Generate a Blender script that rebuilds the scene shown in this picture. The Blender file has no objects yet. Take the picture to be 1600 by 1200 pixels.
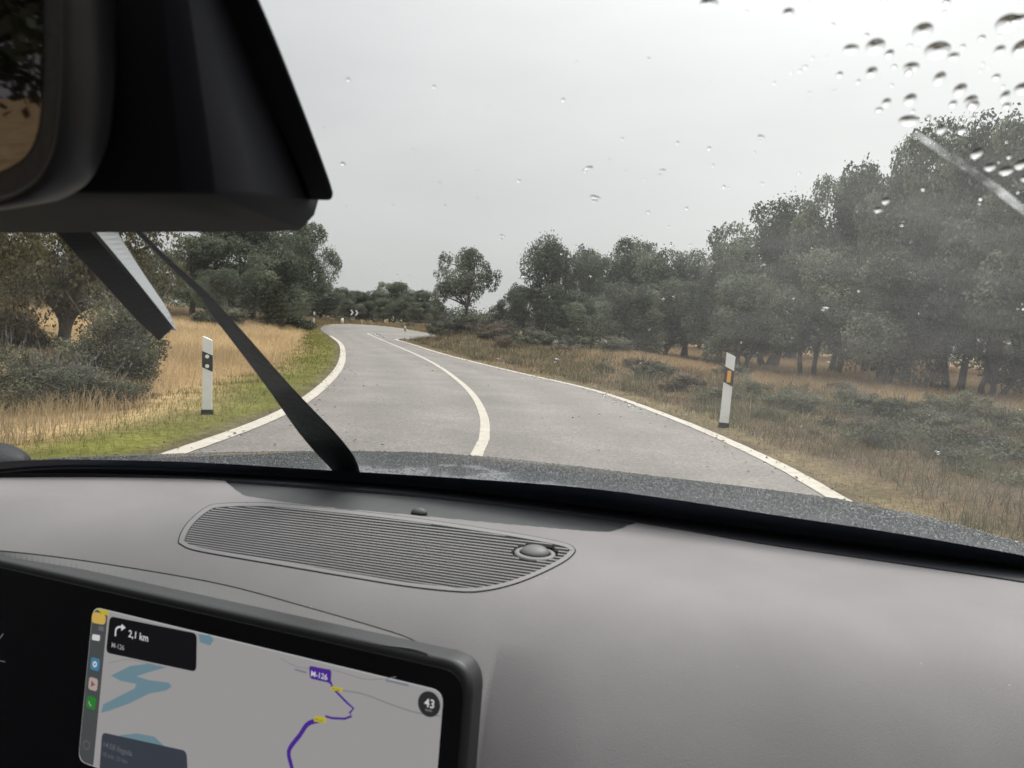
import bpy, bmesh, math, random
import numpy as np
from mathutils import Vector, Matrix
from math import radians, cos, sin, tan, pi, sqrt

rng = np.random.default_rng(11)
random.seed(5)
sc = bpy.context.scene
COL = sc.collection

# ------------------------------------------------------------------ camera
EYE = 1.25
FPX = 1165.0                      # focal length in pixels of a 1600 px wide picture
PITCH, ROLL, YAW = radians(4.4), radians(4.0), radians(10.0)   # YAW: the car points this much to the right of the lens
cd = bpy.data.cameras.new('camera')
cam = bpy.data.objects.new('camera', cd); COL.objects.link(cam)
cd.sensor_width = 36.0
cd.lens = FPX / 1600 * 36.0
cd.clip_start, cd.clip_end = 0.02, 3000
fwd = Vector((0, cos(PITCH), -sin(PITCH)))
up0 = Vector((0, sin(PITCH), cos(PITCH)))
rt0 = Vector((1, 0, 0))
rt = rt0 * cos(ROLL) + up0 * sin(ROLL)
up = up0 * cos(ROLL) - rt0 * sin(ROLL)
cam.matrix_world = Matrix(((rt.x, up.x, -fwd.x, 0), (rt.y, up.y, -fwd.y, 0), (rt.z, up.z, -fwd.z, EYE), (0, 0, 0, 1)))
cd.dof.use_dof = True
cd.dof.focus_distance = 2.6
cd.dof.aperture_fstop = 11.5
sc.camera = cam

# ------------------------------------------------------------------ sky, sun, exposure
SUN_EL, SUN_AZ = radians(48), radians(32)       # azimuth clockwise from the view direction
w = bpy.data.worlds.new('World'); sc.world = w; w.use_nodes = True
nt = w.node_tree; N = nt.nodes; L = nt.links
for n in list(N): N.remove(n)
out = N.new('ShaderNodeOutputWorld'); bg = N.new('ShaderNodeBackground'); L.new(bg.outputs[0], out.inputs[0])
bg.inputs[1].default_value = 0.1
sky = N.new('ShaderNodeTexSky'); sky.sky_type = 'NISHITA'; sky.sun_disc = False
sky.sun_elevation = SUN_EL; sky.sun_rotation = SUN_AZ; sky.dust_density = 4.0
tc = N.new('ShaderNodeTexCoord')
sep = N.new('ShaderNodeSeparateXYZ'); L.new(tc.outputs['Generated'], sep.inputs[0])
# overcast luminance: brighter towards the zenith and towards the veiled sun
grad = N.new('ShaderNodeMapRange'); grad.inputs[1].default_value = 0.0; grad.inputs[2].default_value = 1.0
grad.inputs[3].default_value = 6.7; grad.inputs[4].default_value = 38.0
pw_ = N.new('ShaderNodeMath'); pw_.operation = 'POWER'; pw_.use_clamp = True; pw_.inputs[1].default_value = 3.3
L.new(sep.outputs[2], pw_.inputs[0]); L.new(pw_.outputs[0], grad.inputs[0])
sv = N.new('ShaderNodeVectorMath'); sv.operation = 'DOT_PRODUCT'
sv.inputs[1].default_value = (sin(SUN_AZ) * cos(SUN_EL), cos(SUN_AZ) * cos(SUN_EL), sin(SUN_EL))
L.new(tc.outputs['Generated'], sv.inputs[0])
glow = N.new('ShaderNodeMapRange'); glow.interpolation_type = 'SMOOTHSTEP'
glow.inputs[1].default_value = 0.55; glow.inputs[2].default_value = 1.0; glow.inputs[3].default_value = 1.0; glow.inputs[4].default_value = 1.42
L.new(sv.outputs['Value'], glow.inputs[0])
mp = N.new('ShaderNodeMapping'); mp.inputs['Scale'].default_value = (1.2, 1.2, 3.5)
L.new(tc.outputs['Generated'], mp.inputs[0])
cn = N.new('ShaderNodeTexNoise'); cn.inputs['Scale'].default_value = 1.6; cn.inputs['Detail'].default_value = 4; cn.inputs['Roughness'].default_value = 0.5
L.new(mp.outputs[0], cn.inputs['Vector'])
cr = N.new('ShaderNodeMapRange'); cr.inputs[1].default_value = 0.3; cr.inputs[2].default_value = 0.7; cr.inputs[3].default_value = 0.91; cr.inputs[4].default_value = 1.05
L.new(cn.outputs[0], cr.inputs[0])
m1 = N.new('ShaderNodeMath'); m1.operation = 'MULTIPLY'; L.new(grad.outputs[0], m1.inputs[0]); L.new(glow.outputs[0], m1.inputs[1])
m2 = N.new('ShaderNodeMath'); m2.operation = 'MULTIPLY'; L.new(m1.outputs[0], m2.inputs[0]); L.new(cr.outputs[0], m2.inputs[1])
tint = N.new('ShaderNodeVectorMath'); tint.operation = 'SCALE'; tint.inputs[0].default_value = (0.998, 1.0, 1.0)
L.new(m2.outputs[0], tint.inputs['Scale'])
mixs = N.new('ShaderNodeMix'); mixs.data_type = 'RGBA'; mixs.inputs[0].default_value = 0.93
L.new(sky.outputs[0], mixs.inputs[6]); L.new(tint.outputs[0], mixs.inputs[7])
L.new(mixs.outputs[2], bg.inputs[0])

sl = bpy.data.lights.new('sun', 'SUN'); sl.energy = 1.5; sl.angle = radians(25); sl.color = (1.0, 0.96, 0.9)
so = bpy.data.objects.new('sun', sl); COL.objects.link(so)
sd = Vector((sin(SUN_AZ) * cos(SUN_EL), cos(SUN_AZ) * cos(SUN_EL), sin(SUN_EL)))
so.rotation_euler = sd.to_track_quat('Z', 'Y').to_euler(); so.location = (30, 40, 60)

sc.view_settings.view_transform = 'Standard'; sc.view_settings.look = 'None'
sc.view_settings.exposure = 0.0; sc.view_settings.gamma = 1.0; sc.view_settings.use_curve_mapping = False
sc.render.engine = 'CYCLES'
cy = sc.cycles
cy.use_denoising = True
cy.max_bounces = 8; cy.diffuse_bounces = 3; cy.glossy_bounces = 3; cy.transmission_bounces = 6; cy.transparent_max_bounces = 16
cy.caustics_reflective = False; cy.caustics_refractive = False
cy.sample_clamp_indirect = 6.0

# ------------------------------------------------------------------ geometry helpers
def ray(px, py):
    """direction (unit depth-ish) in world axes of a point of the 1600x1200 photograph"""
    x, y = px - 800.0, py - 600.0
    c, s = cos(ROLL), sin(ROLL)
    xr, yr = x * c + y * s, y * c - x * s
    r, d = xr / FPX, yr / FPX
    return np.array([r, cos(PITCH) - d * sin(PITCH), -(d * cos(PITCH) + sin(PITCH))])

def cray(px, py):
    """the same in the car's axes: right, forward, up"""
    r, f, u = ray(px, py)
    return np.array([r * cos(YAW) - f * sin(YAW), r * sin(YAW) + f * cos(YAW), u])

def terrain(x, y):
    x = np.asarray(x, float); y = np.asarray(y, float)
    t = y - 41.0
    z = 0.031 * 0.5 * (t + np.sqrt(t * t + 30.0))
    z = 0.62 * np.tanh(z / 0.62 * 0.92)
    left = np.clip((-x - 3.0 - 0.012 * np.maximum(y, 0) ** 1.6) / 3.0, 0, 1) * np.clip((26 - y) / 10, 0, 1)
    z = z - 0.12 * left * left * (3 - 2 * left)
    return z

def on_ground(px, py):
    d = ray(px, py)
    t = 0.5
    for _ in range(4000):
        p = d * t
        if EYE + p[2] <= float(terrain(p[0], p[1])): break
        t += max(0.01, 0.002 * t)
        if t > 260: break
    return p[0], p[1]

def link(o, parent=None):
    COL.objects.link(o)
    if parent is not None: o.parent = parent
    return o

def tag(o, label=None, cat=None, group=None, kind=None):
    if label: o['label'] = label
    if cat: o['category'] = cat
    if group: o['group'] = group
    if kind: o['kind'] = kind
    return o

def empty(name, loc, rz=0.0):
    o = bpy.data.objects.new(name, None); o.location = loc; o.rotation_euler = (0, 0, rz)
    o.empty_display_size = 0.3
    return link(o)

def mesh(name, verts, faces, smooth=False):
    me = bpy.data.meshes.new(name)
    me.from_pydata([tuple(map(float, v)) for v in verts], [], [tuple(map(int, f)) for f in faces])
    me.validate(); me.update()
    if smooth:
        me.polygons.foreach_set('use_smooth', [True] * len(me.polygons))
    return me

def fast_mesh(name, verts, faces_flat, k):
    """big meshes: faces_flat an (n,k) int array"""
    me = bpy.data.meshes.new(name)
    n = len(faces_flat)
    me.vertices.add(len(verts)); me.vertices.foreach_set('co', np.asarray(verts, np.float32).ravel())
    me.loops.add(n * k); me.loops.foreach_set('vertex_index', np.asarray(faces_flat, np.int32).ravel())
    me.polygons.add(n)
    me.polygons.foreach_set('loop_start', np.arange(0, n * k, k, dtype=np.int32))
    me.update(calc_edges=True)
    return me

def obj(name, me, mat, parent=None, bevel=0.0, seg=2, smooth_angle=None):
    o = bpy.data.objects.new(name, me)
    if mat is not None and len(me.materials) == 0: me.materials.append(mat)
    link(o, parent)
    if bevel:
        b = o.modifiers.new('bevel', 'BEVEL'); b.width = bevel; b.segments = seg; b.limit_method = 'ANGLE'; b.angle_limit = radians(25)
        me.polygons.foreach_set('use_smooth', [True] * len(me.polygons))
        wn = o.modifiers.new('wn', 'WEIGHTED_NORMAL'); wn.keep_sharp = False
    return o

def box_vf(c, s):
    x, y, z = c; a, b, d = s[0] / 2, s[1] / 2, s[2] / 2
    v = [(x + i * a, y + j * b, z + k * d) for i in (-1, 1) for j in (-1, 1) for k in (-1, 1)]
    f = [(0, 1, 3, 2), (4, 6, 7, 5), (0, 4, 5, 1), (2, 3, 7, 6), (0, 2, 6, 4), (1, 5, 7, 3)]
    return v, f

def join_vf(parts):
    V, F = [], []
    for v, f in parts:
        o = len(V); V += [tuple(p) for p in v]; F += [tuple(i + o for i in q) for q in f]
    return V, F

def tube_vf(pts, rad, n=8, cap=True):
    pts = [Vector(p) for p in pts]
    V, F = [], []
    ref = Vector((0.31, 0.95, 0.05)).normalized()
    for i, p in enumerate(pts):
        t = (pts[min(i + 1, len(pts) - 1)] - pts[max(i - 1, 0)]).normalized()
        a = t.cross(ref)
        if a.length < 1e-3: a = t.cross(Vector((1, 0, 0)))
        a.normalize(); b = t.cross(a)
        for k in range(n):
            q = 2 * pi * k / n
            V.append(tuple(p + (a * cos(q) + b * sin(q)) * rad[i]))
    for i in range(len(pts) - 1):
        for k in range(n):
            F.append((i * n + k, i * n + (k + 1) % n, (i + 1) * n + (k + 1) % n, (i + 1) * n + k))
    if cap:
        F.append(tuple(range(n - 1, -1, -1))); F.append(tuple((len(pts) - 1) * n + k for k in range(n)))
    return V, F

def smooth_poly(pts, n=200):
    """Catmull-Rom through points (any dimension), resampled evenly by arc length"""
    P = np.array(pts, float)
    P = np.vstack([2 * P[0] - P[1], P, 2 * P[-1] - P[-2]])
    o = []
    for i in range(1, len(P) - 2):
        for t in np.linspace(0, 1, 24, endpoint=False):
            a, b, c, d = P[i - 1], P[i], P[i + 1], P[i + 2]
            o.append(0.5 * (2 * b + (c - a) * t + (2 * a - 5 * b + 4 * c - d) * t ** 2 + (3 * b - a - 3 * c + d) * t ** 3))
    o.append(P[-2]); o = np.array(o)
    s = np.r_[0, np.cumsum(np.linalg.norm(np.diff(o, axis=0), axis=1))]
    q = np.linspace(0, s[-1], n)
    return np.stack([np.interp(q, s, o[:, k]) for k in range(o.shape[1])], 1)

def round_poly(pts, r, seg=6):
    """2-D polygon with its corners rounded"""
    P = [np.array(p, float) for p in pts]; n = len(P); o = []
    for i in range(n):
        a, b, c = P[i - 1], P[i], P[(i + 1) % n]
        u, v = (a - b), (c - b); lu, lv = np.linalg.norm(u), np.linalg.norm(v)
        rr = min(r, lu * 0.48, lv * 0.48)
        p, q = b + u / lu * rr, b + v / lv * rr
        for t in np.linspace(0, 1, seg + 1):
            o.append((1 - t) ** 2 * p + 2 * t * (1 - t) * b + t * t * q)
    return o

def inside(P, x, y):
    """vectorised point in polygon"""
    P = np.array(P); x = np.asarray(x); y = np.asarray(y); r = np.zeros(x.shape, bool)
    j = len(P) - 1
    for i in range(len(P)):
        xi, yi, xj, yj = P[i][0], P[i][1], P[j][0], P[j][1]
        if yi != yj:
            r ^= ((yi > y) != (yj > y)) & (x < (xj - xi) * (y - yi) / (yj - yi) + xi)
        j = i
    return r

# ------------------------------------------------------------------ materials
def new_mat(name):
    m = bpy.data.materials.new(name); m.use_nodes = True
    return m, m.node_tree.nodes, m.node_tree.links, m.node_tree.nodes['Principled BSDF']

def plain(name, col, rough=0.5, metal=0.0, spec=0.5, noise=0.0, scale=40.0, bump=0.0, coat=0.0, emit=0.0):
    m, n, l, p = new_mat(name)
    p.inputs['Base Color'].default_value = (*col, 1); p.inputs['Roughness'].default_value = rough
    p.inputs['Metallic'].default_value = metal; p.inputs['Specular IOR Level'].default_value = spec
    p.inputs['Coat Weight'].default_value = coat
    if emit:
        p.inputs['Emission Color'].default_value = (*col, 1); p.inputs['Emission Strength'].default_value = emit
    if noise or bump:
        t = n.new('ShaderNodeTexCoord'); x = n.new('ShaderNodeTexNoise')
        x.inputs['Scale'].default_value = scale; x.inputs['Detail'].default_value = 6
        l.new(t.outputs['Object'], x.inputs['Vector'])
        if noise:
            r = n.new('ShaderNodeMapRange'); r.inputs[3].default_value = 1 - noise; r.inputs[4].default_value = 1 + noise
            r.inputs[1].default_value = 0.25; r.inputs[2].default_value = 0.75
            l.new(x.outputs[0], r.inputs[0])
            mx = n.new('ShaderNodeVectorMath'); mx.operation = 'SCALE'; mx.inputs[0].default_value = col
            l.new(r.outputs[0], mx.inputs['Scale']); l.new(mx.outputs[0], p.inputs['Base Color'])
        if bump:
            b = n.new('ShaderNodeBump'); b.inputs['Strength'].default_value = bump; b.inputs['Distance'].default_value = 0.01
            l.new(x.outputs[0], b.inputs['Height']); l.new(b.outputs[0], p.inputs['Normal'])
    return m

def leaf_mat(name, c1, c2, c3):
    """leaf colours vary from clump to clump and from leaf to leaf"""
    m, n, l, p = new_mat(name)
    n.remove(p); o = n['Material Output']
    a = n.new('ShaderNodeAttribute'); a.attribute_name = 'tone'
    oi = n.new('ShaderNodeObjectInfo')
    ad = n.new('ShaderNodeMath'); ad.operation = 'MULTIPLY_ADD'; ad.inputs[1].default_value = 0.22; 
    l.new(oi.outputs['Random'], ad.inputs[0]); l.new(a.outputs['Fac'], ad.inputs[2])
    r = n.new('ShaderNodeValToRGB'); e = r.color_ramp.elements
    e[0].position = 0.1; e[0].color = (*c1, 1); e[1].position = 1.0; e[1].color = (*c3, 1)
    x = e.new(0.5); x.color = (*c2, 1)
    l.new(ad.outputs[0], r.inputs[0])
    d = n.new('ShaderNodeBsdfDiffuse'); t = n.new('ShaderNodeBsdfTranslucent'); g = n.new('ShaderNodeBsdfGlossy')
    g.inputs['Roughness'].default_value = 0.45; g.inputs['Color'].default_value = (0.75, 0.8, 0.85, 1)
    l.new(r.outputs[0], d.inputs[0]); l.new(r.outputs[0], t.inputs[0])
    m1 = n.new('ShaderNodeMixShader'); m1.inputs[0].default_value = 0.3; l.new(d.outputs[0], m1.inputs[1]); l.new(t.outputs[0], m1.inputs[2])
    m2 = n.new('ShaderNodeMixShader'); m2.inputs[0].default_value = 0.025; l.new(m1.outputs[0], m2.inputs[1]); l.new(g.outputs[0], m2.inputs[2])
    l.new(m2.outputs[0], o.inputs[0])
    return m

def blade_mat(name):
    m, n, l, p = new_mat(name)
    n.remove(p); o = n['Material Output']
    a = n.new('ShaderNodeAttribute'); a.attribute_name = 'tint'
    d = n.new('ShaderNodeBsdfDiffuse'); t = n.new('ShaderNodeBsdfTranslucent')
    l.new(a.outputs['Color'], d.inputs[0]); l.new(a.outputs['Color'], t.inputs[0])
    m1 = n.new('ShaderNodeMixShader'); m1.inputs[0].default_value = 0.35; l.new(d.outputs[0], m1.inputs[1]); l.new(t.outputs[0], m1.inputs[2])
    l.new(m1.outputs[0], o.inputs[0])
    return m

def asphalt_mat():
    m, n, l, p = new_mat('asphalt')
    t = n.new('ShaderNodeTexCoord')
    big = n.new('ShaderNodeTexNoise'); big.inputs['Scale'].default_value = 0.7; big.inputs['Detail'].default_value = 8; big.inputs['Roughness'].default_value = 0.65
    fine = n.new('ShaderNodeTexNoise'); fine.inputs['Scale'].default_value = 34; fine.inputs['Detail'].default_value = 3
    vor = n.new('ShaderNodeTexVoronoi'); vor.inputs['Scale'].default_value = 75
    for x in (big, fine, vor): l.new(t.outputs['Object'], x.inputs['Vector'])
    wv = n.new('ShaderNodeAttribute'); wv.attribute_name = 'across'     # 0 left edge .. 1 right edge: wheel tracks are polished
    r = n.new('ShaderNodeValToRGB'); e = r.color_ramp.elements
    e[0].position = 0.3; e[0].color = (0.122, 0.108, 0.096, 1); e[1].position = 0.72; e[1].color = (0.200, 0.178, 0.159, 1)
    l.new(big.outputs[0], r.inputs[0])
    f = n.new('ShaderNodeMapRange'); f.inputs[1].default_value = 0.3; f.inputs[2].default_value = 0.7; f.inputs[3].default_value = 0.6; f.inputs[4].default_value = 1.38
    l.new(fine.outputs[0], f.inputs[0])
    c = n.new('ShaderNodeMath'); c.operation = 'COSINE'
    k = n.new('ShaderNodeMath'); k.operation = 'MULTIPLY'; k.inputs[1].default_value = 8 * pi
    l.new(wv.outputs['Fac'], k.inputs[0]); l.new(k.outputs[0], c.inputs[0])
    tr = n.new('ShaderNodeMapRange'); tr.inputs[1].default_value = -1; tr.inputs[2].default_value = 1; tr.inputs[3].default_value = 1.07; tr.inputs[4].default_value = 0.94
    l.new(c.outputs[0], tr.inputs[0])
    mm = n.new('ShaderNodeMath'); mm.operation = 'MULTIPLY'; l.new(f.outputs[0], mm.inputs[0]); l.new(tr.outputs[0], mm.inputs[1])
    s = n.new('ShaderNodeVectorMath'); s.operation = 'SCALE'; l.new(r.outputs[0], s.inputs[0]); l.new(mm.outputs[0], s.inputs['Scale'])
    l.new(s.outputs[0], p.inputs['Base Color'])
    p.inputs['Roughness'].default_value = 0.62; p.inputs['Specular IOR Level'].default_value = 0.5
    b = n.new('ShaderNodeBump'); b.inputs['Strength'].default_value = 0.5; b.inputs['Distance'].default_value = 0.006
    l.new(vor.outputs['Distance'], b.inputs['Height']); l.new(b.outputs[0], p.inputs['Normal'])
    return m

def paint_mat():
    m, n, l, p = new_mat('road_paint')
    t = n.new('ShaderNodeTexCoord'); x = n.new('ShaderNodeTexNoise'); x.inputs['Scale'].default_value = 9; x.inputs['Detail'].default_value = 8; x.inputs['Roughness'].default_value = 0.7
    l.new(t.outputs['Object'], x.inputs['Vector'])
    r = n.new('ShaderNodeValToRGB'); e = r.color_ramp.elements
    e[0].position = 0.32; e[0].color = (0.20, 0.18, 0.16, 1); e[1].position = 0.41; e[1].color = (0.40, 0.36, 0.30, 1)
    y = e.new(0.7); y.color = (0.50, 0.46, 0.39, 1)
    l.new(x.outputs[0], r.inputs[0]); l.new(r.outputs[0], p.inputs['Base Color']); p.inputs['Roughness'].default_value = 0.6
    return m

def ground_mat():
    m, n, l, p = new_mat('ground')
    t = n.new('ShaderNodeTexCoord')
    a = n.new('ShaderNodeAttribute'); a.attribute_name = 'cover'
    x = n.new('ShaderNodeTexNoise'); x.inputs['Scale'].default_value = 1.3; x.inputs['Detail'].default_value = 9; x.inputs['Roughness'].default_value = 0.65
    y = n.new('ShaderNodeTexNoise'); y.inputs['Scale'].default_value = 14; y.inputs['Detail'].default_value = 6
    l.new(t.outputs['Object'], x.inputs['Vector']); l.new(t.outputs['Object'], y.inputs['Vector'])
    r = n.new('ShaderNodeMapRange'); r.inputs[1].default_value = 0.3; r.inputs[2].default_value = 0.7; r.inputs[3].default_value = 0.65; r.inputs[4].default_value = 1.35
    r2 = n.new('ShaderNodeMapRange'); r2.inputs[1].default_value = 0.3; r2.inputs[2].default_value = 0.7; r2.inputs[3].default_value = 0.7; r2.inputs[4].default_value = 1.3
    l.new(x.outputs[0], r.inputs[0]); l.new(y.outputs[0], r2.inputs[0])
    mm = n.new('ShaderNodeMath'); mm.operation = 'MULTIPLY'; l.new(r.outputs[0], mm.inputs[0]); l.new(r2.outputs[0], mm.inputs[1])
    s = n.new('ShaderNodeVectorMath'); s.operation = 'SCALE'; l.new(a.outputs['Color'], s.inputs[0]); l.new(mm.outputs[0], s.inputs['Scale'])
    l.new(s.outputs[0], p.inputs['Base Color']); p.inputs['Roughness'].default_value = 0.95; p.inputs['Specular IOR Level'].default_value = 0.1
    b = n.new('ShaderNodeBump'); b.inputs['Strength'].default_value = 0.8; b.inputs['Distance'].default_value = 0.05
    l.new(y.outputs[0], b.inputs['Height']); l.new(b.outputs[0], p.inputs['Normal'])
    return m

def glass_mat():
    """laminated glass: clear, a little reflection, a film of dried grime and wiper smears with sun glare painted in"""
    m, n, l, p = new_mat('windscreen_glass')
    n.remove(p); o = n['Material Output']
    a = n.new('ShaderNodeAttribute'); a.attribute_name = 'dirt_glare'
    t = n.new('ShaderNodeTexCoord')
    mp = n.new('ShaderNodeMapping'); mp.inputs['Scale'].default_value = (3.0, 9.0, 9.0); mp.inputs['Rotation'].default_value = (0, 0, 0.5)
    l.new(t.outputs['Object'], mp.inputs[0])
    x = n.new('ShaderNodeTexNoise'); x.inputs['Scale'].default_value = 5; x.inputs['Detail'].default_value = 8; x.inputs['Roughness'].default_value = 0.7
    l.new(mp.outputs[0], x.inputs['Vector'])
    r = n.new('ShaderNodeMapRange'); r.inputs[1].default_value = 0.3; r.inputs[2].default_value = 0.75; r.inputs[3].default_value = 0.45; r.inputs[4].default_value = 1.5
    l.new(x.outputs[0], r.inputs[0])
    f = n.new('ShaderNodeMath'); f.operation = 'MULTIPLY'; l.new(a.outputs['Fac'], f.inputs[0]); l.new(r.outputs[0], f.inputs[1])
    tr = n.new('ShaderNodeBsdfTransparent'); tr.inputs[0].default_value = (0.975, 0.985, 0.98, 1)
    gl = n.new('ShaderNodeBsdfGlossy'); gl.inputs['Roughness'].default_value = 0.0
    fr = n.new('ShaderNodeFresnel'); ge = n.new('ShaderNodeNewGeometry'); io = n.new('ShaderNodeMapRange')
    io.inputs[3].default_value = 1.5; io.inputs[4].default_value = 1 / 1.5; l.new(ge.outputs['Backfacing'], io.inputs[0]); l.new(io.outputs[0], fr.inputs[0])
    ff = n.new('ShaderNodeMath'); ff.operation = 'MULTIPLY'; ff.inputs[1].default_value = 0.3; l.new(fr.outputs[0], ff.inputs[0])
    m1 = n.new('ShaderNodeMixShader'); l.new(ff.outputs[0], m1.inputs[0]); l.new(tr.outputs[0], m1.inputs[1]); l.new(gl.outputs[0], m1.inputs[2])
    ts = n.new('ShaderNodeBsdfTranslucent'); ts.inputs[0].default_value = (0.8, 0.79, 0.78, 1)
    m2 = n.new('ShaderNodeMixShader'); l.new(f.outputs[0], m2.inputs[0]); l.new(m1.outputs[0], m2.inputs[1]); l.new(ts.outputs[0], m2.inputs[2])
    l.new(m2.outputs[0], o.inputs[0])
    return m

def film_mat():
    m, n, l, p = new_mat('water_smear')
    n.remove(p); o = n['Material Output']
    t = n.new('ShaderNodeTexCoord'); x = n.new('ShaderNodeTexNoise'); x.inputs['Scale'].default_value = 60; x.inputs['Detail'].default_value = 4
    l.new(t.outputs['Object'], x.inputs['Vector'])
    r = n.new('ShaderNodeMapRange'); r.inputs[1].default_value = 0.35; r.inputs[2].default_value = 0.65; r.inputs[3].default_value = 0.01; r.inputs[4].default_value = 0.19
    l.new(x.outputs[0], r.inputs[0])
    tr = n.new('ShaderNodeBsdfTransparent'); ts = n.new('ShaderNodeBsdfTranslucent'); ts.inputs[0].default_value = (0.85, 0.86, 0.88, 1)
    m2 = n.new('ShaderNodeMixShader'); l.new(r.outputs[0], m2.inputs[0]); l.new(tr.outputs[0], m2.inputs[1]); l.new(ts.outputs[0], m2.inputs[2])
    l.new(m2.outputs[0], o.inputs[0])
    return m

def drop_mat():
    m, n, l, p = new_mat('rain_water')
    n.remove(p); o = n['Material Output']
    g = n.new('ShaderNodeBsdfRefraction'); g.inputs['IOR'].default_value = 1.25; g.inputs['Roughness'].default_value = 0.0
    gl = n.new('ShaderNodeBsdfGlossy'); gl.inputs['Roughness'].default_value = 0.02
    m1 = n.new('ShaderNodeMixShader'); m1.inputs[0].default_value = 0.06
    l.new(g.outputs[0], m1.inputs[1]); l.new(gl.outputs[0], m1.inputs[2]); l.new(m1.outputs[0], o.inputs[0])
    return m

def dash_mat():
    m, n, l, p = new_mat('soft_grey_dash_plastic')
    t = n.new('ShaderNodeTexCoord')
    mp = n.new('ShaderNodeMapping'); mp.inputs['Rotation'].default_value = (0, 0, 0.6); mp.inputs['Scale'].default_value = (1, 1, 1)
    l.new(t.outputs['Object'], mp.inputs[0])
    wv = n.new('ShaderNodeTexWave'); wv.wave_type = 'BANDS'; wv.inputs['Scale'].default_value = 210; wv.inputs['Distortion'].default_value = 1.5; wv.inputs['Detail'].default_value = 2; wv.inputs['Detail Scale'].default_value = 6
    l.new(mp.outputs[0], wv.inputs['Vector'])
    x = n.new('ShaderNodeTexNoise'); x.inputs['Scale'].default_value = 900; x.inputs['Detail'].default_value = 2
    y = n.new('ShaderNodeTexNoise'); y.inputs['Scale'].default_value = 7; y.inputs['Detail'].default_value = 5
    v = n.new('ShaderNodeTexVoronoi'); v.inputs['Scale'].default_value = 26
    for q in (x, y, v): l.new(t.outputs['Object'], q.inputs['Vector'])
    r = n.new('ShaderNodeValToRGB'); e = r.color_ramp.elements
    e[0].position = 0.3; e[0].color = (0.166, 0.156, 0.157, 1); e[1].position = 0.72; e[1].color = (0.202, 0.190, 0.191, 1)
    l.new(y.outputs[0], r.inputs[0])
    dust = n.new('ShaderNodeValToRGB'); dust.color_ramp.elements[0].position = 0.012; dust.color_ramp.elements[0].color = (1, 1, 1, 1); dust.color_ramp.elements[1].position = 0.02; dust.color_ramp.elements[1].color = (0, 0, 0, 1)
    l.new(v.outputs['Distance'], dust.inputs[0])
    mx = n.new('ShaderNodeMix'); mx.data_type = 'RGBA'; l.new(dust.outputs[0], mx.inputs[0]); l.new(r.outputs[0], mx.inputs[6]); mx.inputs[7].default_value = (0.5, 0.48, 0.46, 1)
    l.new(mx.outputs[2], p.inputs['Base Color'])
    p.inputs['Roughness'].default_value = 0.62; p.inputs['Specular IOR Level'].default_value = 0.35
    ad = n.new('ShaderNodeMath'); ad.operation = 'MULTIPLY_ADD'; ad.inputs[1].default_value = 0.3; l.new(wv.outputs['Fac'], ad.inputs[0]); l.new(x.outputs[0], ad.inputs[2])
    b = n.new('ShaderNodeBump'); b.inputs['Strength'].default_value = 0.4; b.inputs['Distance'].default_value = 0.001
    l.new(ad.outputs[0], b.inputs['Height']); l.new(b.outputs[0], p.inputs['Normal'])
    return m

def bark_mat():
    m, n, l, p = new_mat('oak_bark')
    t = n.new('ShaderNodeTexCoord'); mp = n.new('ShaderNodeMapping'); mp.inputs['Scale'].default_value = (14, 14, 3); l.new(t.outputs['Object'], mp.inputs[0])
    x = n.new('ShaderNodeTexNoise'); x.inputs['Scale'].default_value = 1.5; x.inputs['Detail'].default_value = 7; l.new(mp.outputs[0], x.inputs['Vector'])
    r = n.new('ShaderNodeValToRGB'); e = r.color_ramp.elements
    e[0].position = 0.35; e[0].color = (0.035, 0.03, 0.026, 1); e[1].position = 0.7; e[1].color = (0.13, 0.115, 0.1, 1)
    l.new(x.outputs[0], r.inputs[0]); l.new(r.outputs[0], p.inputs['Base Color']); p.inputs['Roughness'].default_value = 0.9
    b = n.new('ShaderNodeBump'); b.inputs['Strength'].default_value = 0.7; b.inputs['Distance'].default_value = 0.03; l.new(x.outputs[0], b.inputs['Height']); l.new(b.outputs[0], p.inputs['Normal'])
    return m

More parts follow.
